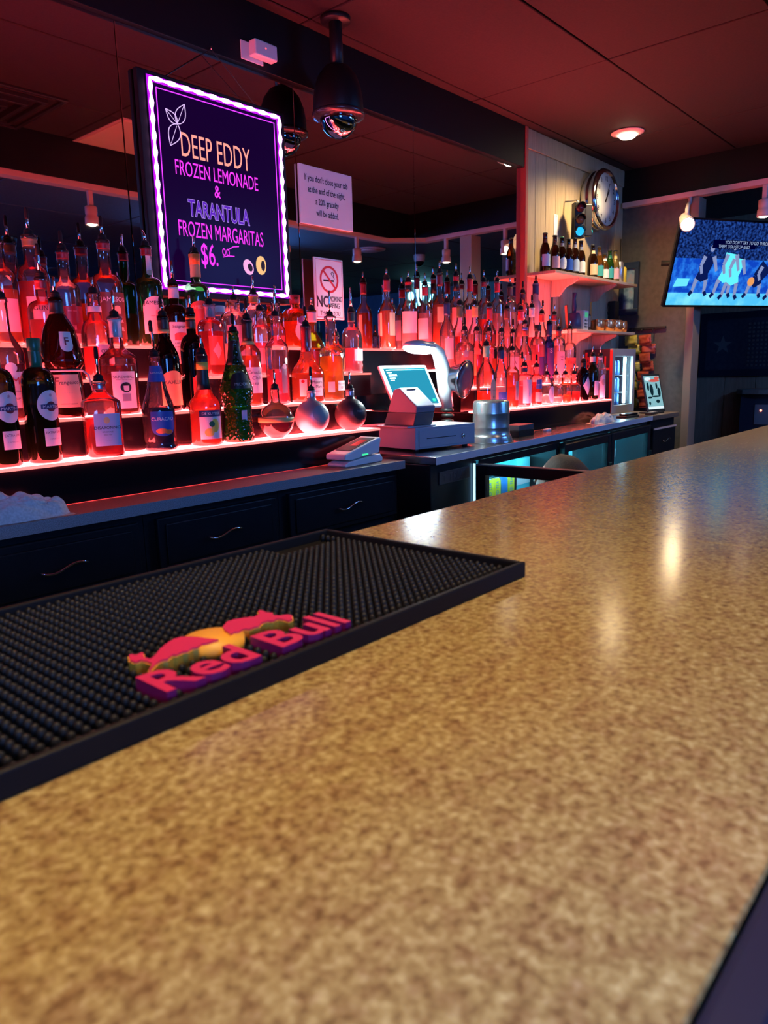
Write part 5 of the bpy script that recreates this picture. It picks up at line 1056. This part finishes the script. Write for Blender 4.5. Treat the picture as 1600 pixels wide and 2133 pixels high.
tk = thing('track_light', 'cream track light on a long arm shining in front of the television', 'light', (XW - .034, 1.905, ZR - .001), 0, 'track lights under the cream rail')
put('arm', tubem([(0, 0, 0), (0, 0, -.035), (-.20, -.062, -.085), (-.405, -.128, -.150), (-.428, -.136, -.19)], .013, 10), M_RAIL, tk)
hs = put('housing', lathem([(.030, .075), (.038, .070), (.038, .012), (.035, .004), (.038, -.004), (.043, -.010), (.046, -.050), (.041, -.053), (.038, -.036), (0, -.030)], 24), M_RAIL, tk, (-.437, -.139, -.236), (math.radians(-62), 0, math.radians(-62)))
put('bulb', lathem([(0.0, -.064), (.020, -.062), (.036, -.052), (.038, -.040), (0, -.036)], 20), M_WARM, hs); spot('bulb_light', hs, (0, 0, -.07), (0, 0, 0), P_TRACK * .06, WARM, math.radians(110), .8)
dl = thing('recessed_downlight', 'round recessed ceiling downlight above the cream planks', 'light', (4.60, 2.0, ZC - .002))
put('trim_ring', lathem([(.055, -.012), (.058, -.016), (.075, -.010), (.095, -.004), (.098, 0), (.05, 0)], 36), mat('trim_ring_white', (.75, .72, .70), .5), dl)
put('lamp_face', lathem([(0, -.034), (.040, -.031), (.052, -.020), (.054, -.010), (0, -.008)], 30), M_WARM, dl)
spot('bulb_light', dl, (0, 0, -.045), (0, 0, 0), P_DOWN, WARM, math.radians(150), .9, .05)

# ================================================================== TELEVISIONS
def tv_frame(th, W, H, D=.032):
    box('back_shell', -.01, W + .01, .004, D, -.012, H + .01, M_BLACK, th, bev=.004)
    for a, b, c, d in ((-.012, W + .012, -.014, 0), (-.012, W + .012, H, H + .012), (-.012, 0, .0, H), (W, W + .012, .0, H)): box('bezel', a, b, -.004, .012, c, d, M_GLOSSBLACK, th)
tvW, tvH = 1.05, .545
tv = thing('television', 'wall television showing a basketball game', 'television', (5.17, 1.945, .407), rot=(Matrix.Rotation(math.radians(-29.5), 4, 'Z') @ Matrix.Rotation(math.radians(15), 4, 'X')).to_euler())
tv_frame(tv, tvW, tvH)
def crowd(name, c0, c1, scale, s):
    m = emis(name, c0, s); nt = m.node_tree; e = [n for n in nt.nodes if n.type == 'EMISSION'][0]
    tc = nt.nodes.new('ShaderNodeTexCoord'); n = nt.nodes.new('ShaderNodeTexNoise'); n.inputs['Scale'].default_value = scale; n.inputs['Detail'].default_value = 4
    r = nt.nodes.new('ShaderNodeValToRGB'); r.color_ramp.elements[0].position = .42; r.color_ramp.elements[1].position = .68; r.color_ramp.elements[0].color = (*c0, 1); r.color_ramp.elements[1].color = (*c1, 1)
    nt.links.new(tc.outputs['Object'], n.inputs['Vector']); nt.links.new(n.outputs['Fac'], r.inputs[0]); nt.links.new(r.outputs[0], e.inputs[0])
    return m
TVS = 1.0
M_TVC = crowd('tv_crowd', (.002, .006, .05), (.02, .08, .40), 55, TVS); M_TVB = crowd('tv_boards', (.005, .06, .55), (.03, .28, 1.0), 16, TVS); M_TVF = crowd('tv_court', (.08, .55, .95), (.22, .80, 1.0), 9, TVS * 1.05)
sc = box('screen', 0, tvW, -.0006, .003, 0, tvH, emis('tv_dark', (.0, .01, .06), 1), tv)
def tvr(u0, u1, v0, v1, m, y=-.0012): return box('picture', u0 * tvW, u1 * tvW, y, y + .0005, v0 * tvH, v1 * tvH, m, sc)
tvr(0, 1, .56, 1, M_TVC); tvr(0, 1, .15, .56, M_TVB); tvr(0, 1, 0, .15, M_TVF)
TVM = dict(cy=emis('tv_jersey', (.12, .85, 1.0), 1.1), sk=emis('tv_skin', (.28, .34, .62), .9), dk=emis('tv_navy', (.003, .01, .09), 1), ball=emis('tv_ball', (.85, .35, .12), 1), or_=emis('tv_sign', (.15, .80, 1.0), 1.05), cap=emis('tv_caption_text', (.45, .60, .95), .8), bk=emis('tv_caption', (.0, .0, .03), 1), bl=emis('tv_line', (.01, .05, .6), 1))
def tvp(pts, m, y=-.0020): return put('picture', prismm([(a * tvW, b * tvH) for a, b in pts], 'y', y, y + .0005), TVM[m], sc)
tvp([(.03, .22), (.14, .23), (.15, .32), (.05, .32)], 'or_')
def limb(a, b, w0, w1, m, y=-.0026):
    w0 *= 1.25; w1 *= 1.25; a = Vector((a[0] * tvW, a[1] * tvH)); b = Vector((b[0] * tvW, b[1] * tvH)); d = (b - a).normalized(); n = Vector((-d.y, d.x))
    return put('picture', prismm([tuple(a + n * w0), tuple(b + n * w1), tuple(b - n * w1), tuple(a - n * w0)], 'y', y, y + .0005), TVM[m], sc)
def player(cx, foot, h, kit, short, lean, stride, head=True):
    hip = (cx, foot + h * .48); sh = (cx + lean, foot + h * .82)
    h *= 1.08
    limb((hip[0] - .010, hip[1]), (cx - stride, foot + h * .25), .020, .014, 'sk'); limb((cx - stride, foot + h * .26), (cx - stride * 1.3, foot), .012, .009, 'sk'); limb((hip[0] + .010, hip[1]), (cx + stride * .8, foot + h * .26), .020, .014, 'sk'); limb((cx + stride * .8, foot + h * .26), (cx + stride * .9, foot), .012, .009, 'sk')
    limb((cx - stride * 1.3, foot + .03), (cx - stride * 1.5 - .01, foot - .02), .010, .010, 'dk', -.0030); limb((cx + stride * .9, foot + .03), (cx + stride * .9 + .018, foot - .02), .010, .010, 'dk', -.0030)
    limb(hip, (cx - stride * .6, foot + h * .27), .030, .024, short, -.0032); limb(hip, (cx + stride * .5, foot + h * .27), .030, .024, short, -.0032)
    limb(hip, sh, .036, .046, kit, -.0036)
    limb((sh[0] - .035, sh[1] - .01), (sh[0] - .055, sh[1] - h * .20), .013, .010, 'sk', -.0040); limb((sh[0] - .055, sh[1] - h * .20), (sh[0] - .050 + stride * .3, sh[1] - h * .36), .010, .008, 'sk', -.0040)
    limb((sh[0] + .035, sh[1] - .01), (sh[0] + .060, sh[1] - h * .18), .013, .010, 'sk', -.0040); limb((sh[0] + .060, sh[1] - h * .18), (sh[0] + .078, sh[1] - h * .30), .010, .008, 'sk', -.0040)
    if head: put('picture', prismm([((sh[0] + .008) * tvW + .018 * math.cos(t), (sh[1] + .085) * tvH + .024 * math.sin(t)) for t in [2 * PI * i / 14 for i in range(14)]], 'y', -.0044, -.0039), TVM['sk'], sc)
player(.245, .14, .56, 'dk', 'dk', .025, .045); player(.435, .12, .62, 'cy', 'cy', .015, .055); player(.50, .10, .58, 'cy', 'cy', .01, .05, False); player(.70, .12, .46, 'dk', 'dk', .06, .05); player(.90, .10, .60, 'cy', 'cy', .03, .06)
put('picture', prismm([(.655 * tvW + .030 * math.cos(t), .30 * tvH + .030 * math.sin(t)) for t in [2 * PI * i / 18 for i in range(18)]], 'y', -.0050, -.0045), TVM['ball'], sc)
tvr(.27, .86, .735, .785, TVM['bk'], -.0050); tvr(.27, .62, .685, .735, TVM['bk'], -.0050)
text_xz('caption', "YOU DON'T TRY TO GO THROUGH", .030, TVM['cap'], sc, (.565 * tvW, -.0051, .76 * tvH), .0, .86, 0, .0003); text_xz('caption', 'THEM. YOU STOP AND', .030, TVM['cap'], sc, (.445 * tvW, -.0051, .71 * tvH), .0, .86, 0, .0003)
put('mount_arm', tubem([(.12, .045, .28), (.10, .10, .26), (.03, .16, .25)], .018, 8), M_BLACK, tv)
box('mount_plate', .02, .18, .033, .046, .18, .42, M_BLACK, tv)
# two unseen screens added behind the viewer to fill the bar with blue light
def fill_tv(lab, x, y, z, rz, W, H, col, s):
    t_ = thing('television', lab, 'television', (x, y, z), rz); tv_frame(t_, W, H); box('screen', 0, W, -.0006, .003, 0, H, emis('fill_glow_%d' % int(x * 10), col, s), t_)
    box('wall_arm', W * .45, W * .55, .046, .20, H * .4, H * .6, M_BLACK, t_)
fill_tv('large unseen screen added behind the viewer to the left for blue light', -.35, -2.6, .10, math.radians(180 + 8), 1.45, .82, (.08, .30, 1.0), E_TVFILL)
fill_tv('wide unseen screen added behind the viewer for blue light on the register', 5.05, -1.10, .785, math.radians(180), 1.10, .41, (.08, .30, 1.0), E_TVFILL)

def rail_fill_tv(lab, x):  # unseen screen added above the bar to light the room blue
    t_ = thing('television', lab, 'television', (x, .262, .66), 0); tv_frame(t_, 1.45, .44); box('screen', 0, 1.45, -.0006, .003, 0, .44, emis('rail_fill_glow', (.04, .28, 1.0), 70), t_)
    for k in (.3, 1.15): box('hanger', k - .02, k + .02, .033, .05, .30, .505, M_BLACK, t_)
rail_fill_tv('unseen screen added under the rail above the near bar, lighting the room blue', -1.35); rail_fill_tv('unseen screen added under the rail above the left bar end, lighting the room blue', -3.0)

# ================================================================== WHAT THE MIRROR SHOWS OF THE ROOM
ac = thing('air_vent', 'square black ceiling air vent reflected at the left of the mirror', 'vent', (1.72, .70, ZC - .001))
for k in range(4):
    a = .30 - k * .07
    for q in ((-a, a, -a, -a + .022), (-a, a, a - .022, a), (-a, -a + .022, -a + .0225, a - .0225), (a - .022, a, -a + .0225, a - .0225)): box('louvre', q[0], q[1], q[2], q[3], -.012 - .008 * k, 0, mat('vent_black', (.02, .02, .024), .4), ac, bev=.002, seg=1)
lp_ = thing('ceiling_light_panel', 'pale ceiling light panel, switched off, reflected behind the lit board', 'light', (2.62, .68, ZC - .001)); box('panel', -.26, .26, -.26, .26, -.010, 0, mat('panel_cream', (.75, .60, .45), .6), lp_, bev=.003); box('panel_frame', -.28, .28, -.28, .28, -.004, -.0001, M_RAIL, lp_)
fn = thing('ceiling_fan', 'brass ceiling fan reflected at the left edge of the mirror', 'fan', (3.02, -2.2, 1.268))
put('canopy', lathem([(.03, -.07), (.07, -.05), (.085, -.01), (.085, 0), (0, 0)], 24), M_CHROME, fn); put('rod', lathem([(.013, -.22), (.013, -.06), (0, -.06)], 12), M_BLACK, fn); put('motor', lathem([(0.0, -.36), (.10, -.35), (.125, -.30), (.12, -.25), (.05, -.22), (0, -.22)], 28), mat('fan_bronze', (.10, .07, .05), .35, .6), fn)
for k in range(5): box('blade', .12, .56, -.06, .06, -.315, -.305, mat('fan_blade', (.06, .04, .03), .5), fn, rot=(0, 0, 2 * PI * k / 5))
put('light_kit', lathem([(0.0, -.47), (.05, -.46), (.07, -.42), (.06, -.365), (0, -.365)], 20), mat('fan_glass', (.55, .6, .6), .3), fn)
rv = thing('round_vent', 'round white ceiling vent reflected beside the mirror track light', 'vent', (6.0, -.55, 1.268)); put('disc', lathem([(.13, -.012), (.16, -.008), (.165, 0), (0, 0)], 28), M_RAIL, rv); put('cone', lathem([(.05, -.025), (.10, -.02), (.11, -.0125), (0, -.0125)], 24), M_RAIL, rv)
wc = thing('ball_camera', 'small white ball camera on the room ceiling, reflected in the mirror', 'camera', (6.70, -.45, 1.268)); put('cup', lathem([(.055, -.07), (.065, -.03), (.065, 0), (0, 0)], 24), M_WHITE, wc); put('ball', lathem([(0, -.125), (.03, -.115), (.048, -.09), (.05, -.0705), (0, -.0705)], 20), M_GLOSSBLACK, wc)
M_NEON = emis('neon_cyan', (.30, .92, 1.0), 9)
ne = thing('neon_sign', 'cyan neon beer sign glowing in the mirror behind the vodka bottles', 'neon sign', (8.65, -1.95, .93))
box('backing', -.34, .32, -.04, -.02, -.05, .40, M_BLACK, ne)
put('tube', tubem([(.30, 0, .34), (.06, 0, .345)], .016, 8), M_NEON, ne); put('tube', tubem([(-.02, 0, .345), (-.30, 0, .34)], .016, 8), M_NEON, ne)
put('glow_shape', lathem([(0, -.14), (.04, -.13), (.06, -.06), (.11, .05), (.12, .11), (.08, .17), (0, .185)], 20, sy=.2), M_NEON, ne, (-.03, 0, .14))
put('tube', tubem([(.16, 0, .30), (.27, 0, .29), (.26, 0, .20), (.19, 0, .05)], .016, 8), M_NEON, ne); put('tube', tubem([(.12, 0, .26), (.09, 0, .16)], .012, 8), M_NEON, ne)
put('glow_shape', lathem([(0, -.06), (.05, -.04), (.06, .02), (.03, .06), (0, .065)], 16, sy=.3), M_NEON, ne, (-.24, 0, .12)); put('tube', tubem([(-.26, 0, .02), (-.24, 0, -.03)], .014, 8), M_NEON, ne)
for k in (-.25, .25): put('chain', tubem([(k, -.03, .40), (k, -.03, .337)], .003, 6), M_CHROME, ne)
n2 = thing('neon_sign', 'small cyan neon sign glowing low in the mirror by the gold bourbon bottle', 'neon sign', (8.02, -3.6, .42)); box('backing', -.25, .25, -.04, -.02, -.10, .22, M_BLACK, n2)
for a, b, r_ in (((-.12, .14), (.08, .14), .045), ((-.05, .18), (.02, .18), .03), ((.18, .06), (.20, -.03), .05), ((-.20, .06), (-.20, -.02), .04)): put('tube', tubem([(a[0], 0, a[1]), (b[0], 0, b[1])], r_, 10), M_NEON, n2)
put('chain', tubem([(-.2, -.03, .22), (-.2, -.03, .847)], .003, 6), M_CHROME, n2); put('chain', tubem([(.2, -.03, .22), (.2, -.03, .847)], .003, 6), M_CHROME, n2)

# ================================================================== FAR ROOM THROUGH THE OPENING
fl = thing('flag_art', 'dark framed flag picture with one pale star on the far wall', 'picture', (7.186, 1.62, .0))
box('frame', -.03, 0, -.28, .735, -.11, .455, mat('flag_frame', (.012, .012, .03), .4), fl, bev=.004)
box('canvas', -.034, -.0305, -.22, .675, -.05, .395, speckle('flag_dark', [(.3, (.012, .014, .035)), (.7, (.03, .03, .05))], 30, .6), fl)
star = []
for k in range(10):
    r_ = .085 if k % 2 == 0 else .033; a = PI / 2 + 2 * PI * k / 10; star.append((r_ * math.cos(a), r_ * math.sin(a)))
put('star', prismm(star, 'x', -.037, -.0341), mat('flag_star', (.09, .09, .10), .6), fl, (0, .53, .17))
for j in range(11):
    for i in range(16):
        put('bead', boxm(-.040, -.0342, -.010, .010, -.010, .010, .004, 1) if i == 0 and j == 0 else bpy.data.meshes['bead'], None if not (i == 0 and j == 0) else mat('flag_bead', (.10, .085, .09), .5), fl, (0, -.20 + i * .034, -.015 + j * .036)).data.name = 'bead'
lt = thing('side_counter', 'rounded pale ledge counter with dark front at the far right', 'counter', (6.95, 1.46, FLOOR))
put('ledge_top', prismm([(.235, -.9), (.235, .50), (.10, .52), (-.02, .44), (-.06, .30), (-.07, .0), (-.07, -.9)], 'z', 1.01, 1.05, .004), mat('ledge_tan', (.36, .30, .25), .5), lt)
box('front', 0.02, .235, -.9, .46, 0, 1.009, mat('ledge_front', (.03, .04, .07), .5), lt); o = box('outlet', .012, .0195, .22, .34, .75, .92, C_['grey'], lt)
put('pilot_light', lathem([(.010, 0), (.006, .005), (0, .006)], 10), emis('pilot', (1, .25, .18), 4), o, (.0118, .29, .87), (0, -PI / 2, 0))
wcb = thing('wall_cable', 'thin black cable running down the cream planks by the corner', 'cable', (5.44, YM - .012, .30)); put('cable', tubem([(0, 0, .62), (.004, 0, .4), (-.006, 0, .2), (.002, 0, 0), (-.02, 0, -.04)], .003, 6), M_BLACK, wcb)
tag(wcb, 'thin black cable running down the cream planks by the corner', 'cable')

# ================================================================== PERSON CROUCHING BEHIND THE OPEN COOLER DOOR
pe = thing('person', 'person with brown hair in dark clothes crouching behind the open cooler door', 'person', (2.86, 1.30, FLOOR))
def skin_mesh(verts, edges, radii, root=0, sub=2):
    m = bpy.data.meshes.new('b'); m.from_pydata(verts, edges, []); o = bpy.data.objects.new('b', m); link(o)
    o.modifiers.new('sk', 'SKIN'); sv = m.skin_vertices[0].data
    for i, r in enumerate(radii): sv[i].radius = r if isinstance(r, tuple) else (r, r)
    sv[root].use_root = True; s_ = o.modifiers.new('su', 'SUBSURF'); s_.levels = s_.render_levels = sub
    dg = bpy.context.evaluated_depsgraph_get(); r = bpy.data.meshes.new_from_object(o.evaluated_get(dg)); bpy.data.objects.remove(o); bpy.data.meshes.remove(m)
    r.polygons.foreach_set('use_smooth', [True] * len(r.polygons)); return r
bv, be, br = [], [], []
def J(p, r, frm=None):
    bv.append(p); br.append(r); i = len(bv) - 1
    if frm is not None: be.append((frm, i))
    return i
pel = J((0, 0, .34), (.15, .12)); wst = J((0, .04, .46), (.135, .10), pel); che = J((-.03, .10, .62), (.16, .11), wst); nek = J((-.08, .13, .690), .058, che)
for s in (-1, 1):
    hip = J((.10 * s, .0, .33), .095, pel); kn = J((.15 * s, .30, .44), .068, hip); an = J((.12 * s, .12, .09), .043, kn); ft = J((.13 * s, .24, .045), .040, an)
    sh = J((.16 * s - .02, .11, .66), .060, che); el = J((.19 * s, .22, .47), .043, sh); wr = J((.15 * s, .34, .54), .030, el); pm = J((.13 * s, .40, .55), .034, wr)
    for k in range(4):
        f1 = J((.13 * s + (k - 1.5) * .019, .435, .552), .0095, pm); f2 = J((.13 * s + (k - 1.5) * .021, .465 - .004 * abs(k - 1), .548), .0088, f1); J((.13 * s + (k - 1.5) * .021, .482 - .006 * abs(k - 1), .532), .0078, f2)
    th1 = J((.13 * s - .040 * s, .405, .545), .011, pm); J((.13 * s - .052 * s, .432, .536), .0095, th1)
bod = put('body', skin_mesh(bv, be, br), mat('clothes_dark', (.03, .035, .05), .8), pe)
hv = []
head = lathem([(0.0, -.125), (.036, -.120), (.055, -.095), (.066, -.05), (.075, .0), (.077, .04), (.070, .08), (.050, .108), (.020, .122), (0, .124)], 24, sy=1.18)
M_SKIN = mat('skin', (.42, .24, .17), .6)
ho = put('head', head, M_SKIN, pe, (-.11, .150, .790), (math.radians(28), 0, math.radians(12)))
put('hair', lathem([(.070, -.055), (.078, -.02), (.083, .02), (.084, .05), (.077, .092), (.056, .120), (.022, .135), (0, .137)], 24, sy=1.18), speckle('hair_brown', [(.3, (.035, .022, .015)), (.7, (.075, .048, .03))], 40, .7, 3., bump=.5, stretch=(6, 6, 1)), ho, (0, -.012, .004))
put('nose', lathem([(0, 0), (.010, .004), (.008, .02), (.003, .032), (0, .034)], 10), M_SKIN, ho, (0, .088, -.035))
for s in (-1, 1):
    put('ear', lathem([(0.0, -.028), (.010, -.018), (.013, .0), (.010, .022), (0, .03)], 10, sx=.5), M_SKIN, ho, (.077 * s, -.005, -.005)); put('eye', lathem([(0, -.006), (.009, 0), (0, .006)], 10, sy=.4), M_INK, ho, (.028 * s, .083, .002))
put('mouth', tubem([(-.020, .080, -.068), (0, .084, -.070), (.020, .080, -.068)], .0035, 6), mat('lips', (.30, .10, .09), .5), ho)
for s in (-1, 1): put('shoe', prismm([(-.04, .0), (.04, .0), (.045, .16), (.02, .22), (-.02, .22), (-.045, .16)], 'z', 0, .055, .01), M_BLACK, pe, (.125 * s, .06, 0))
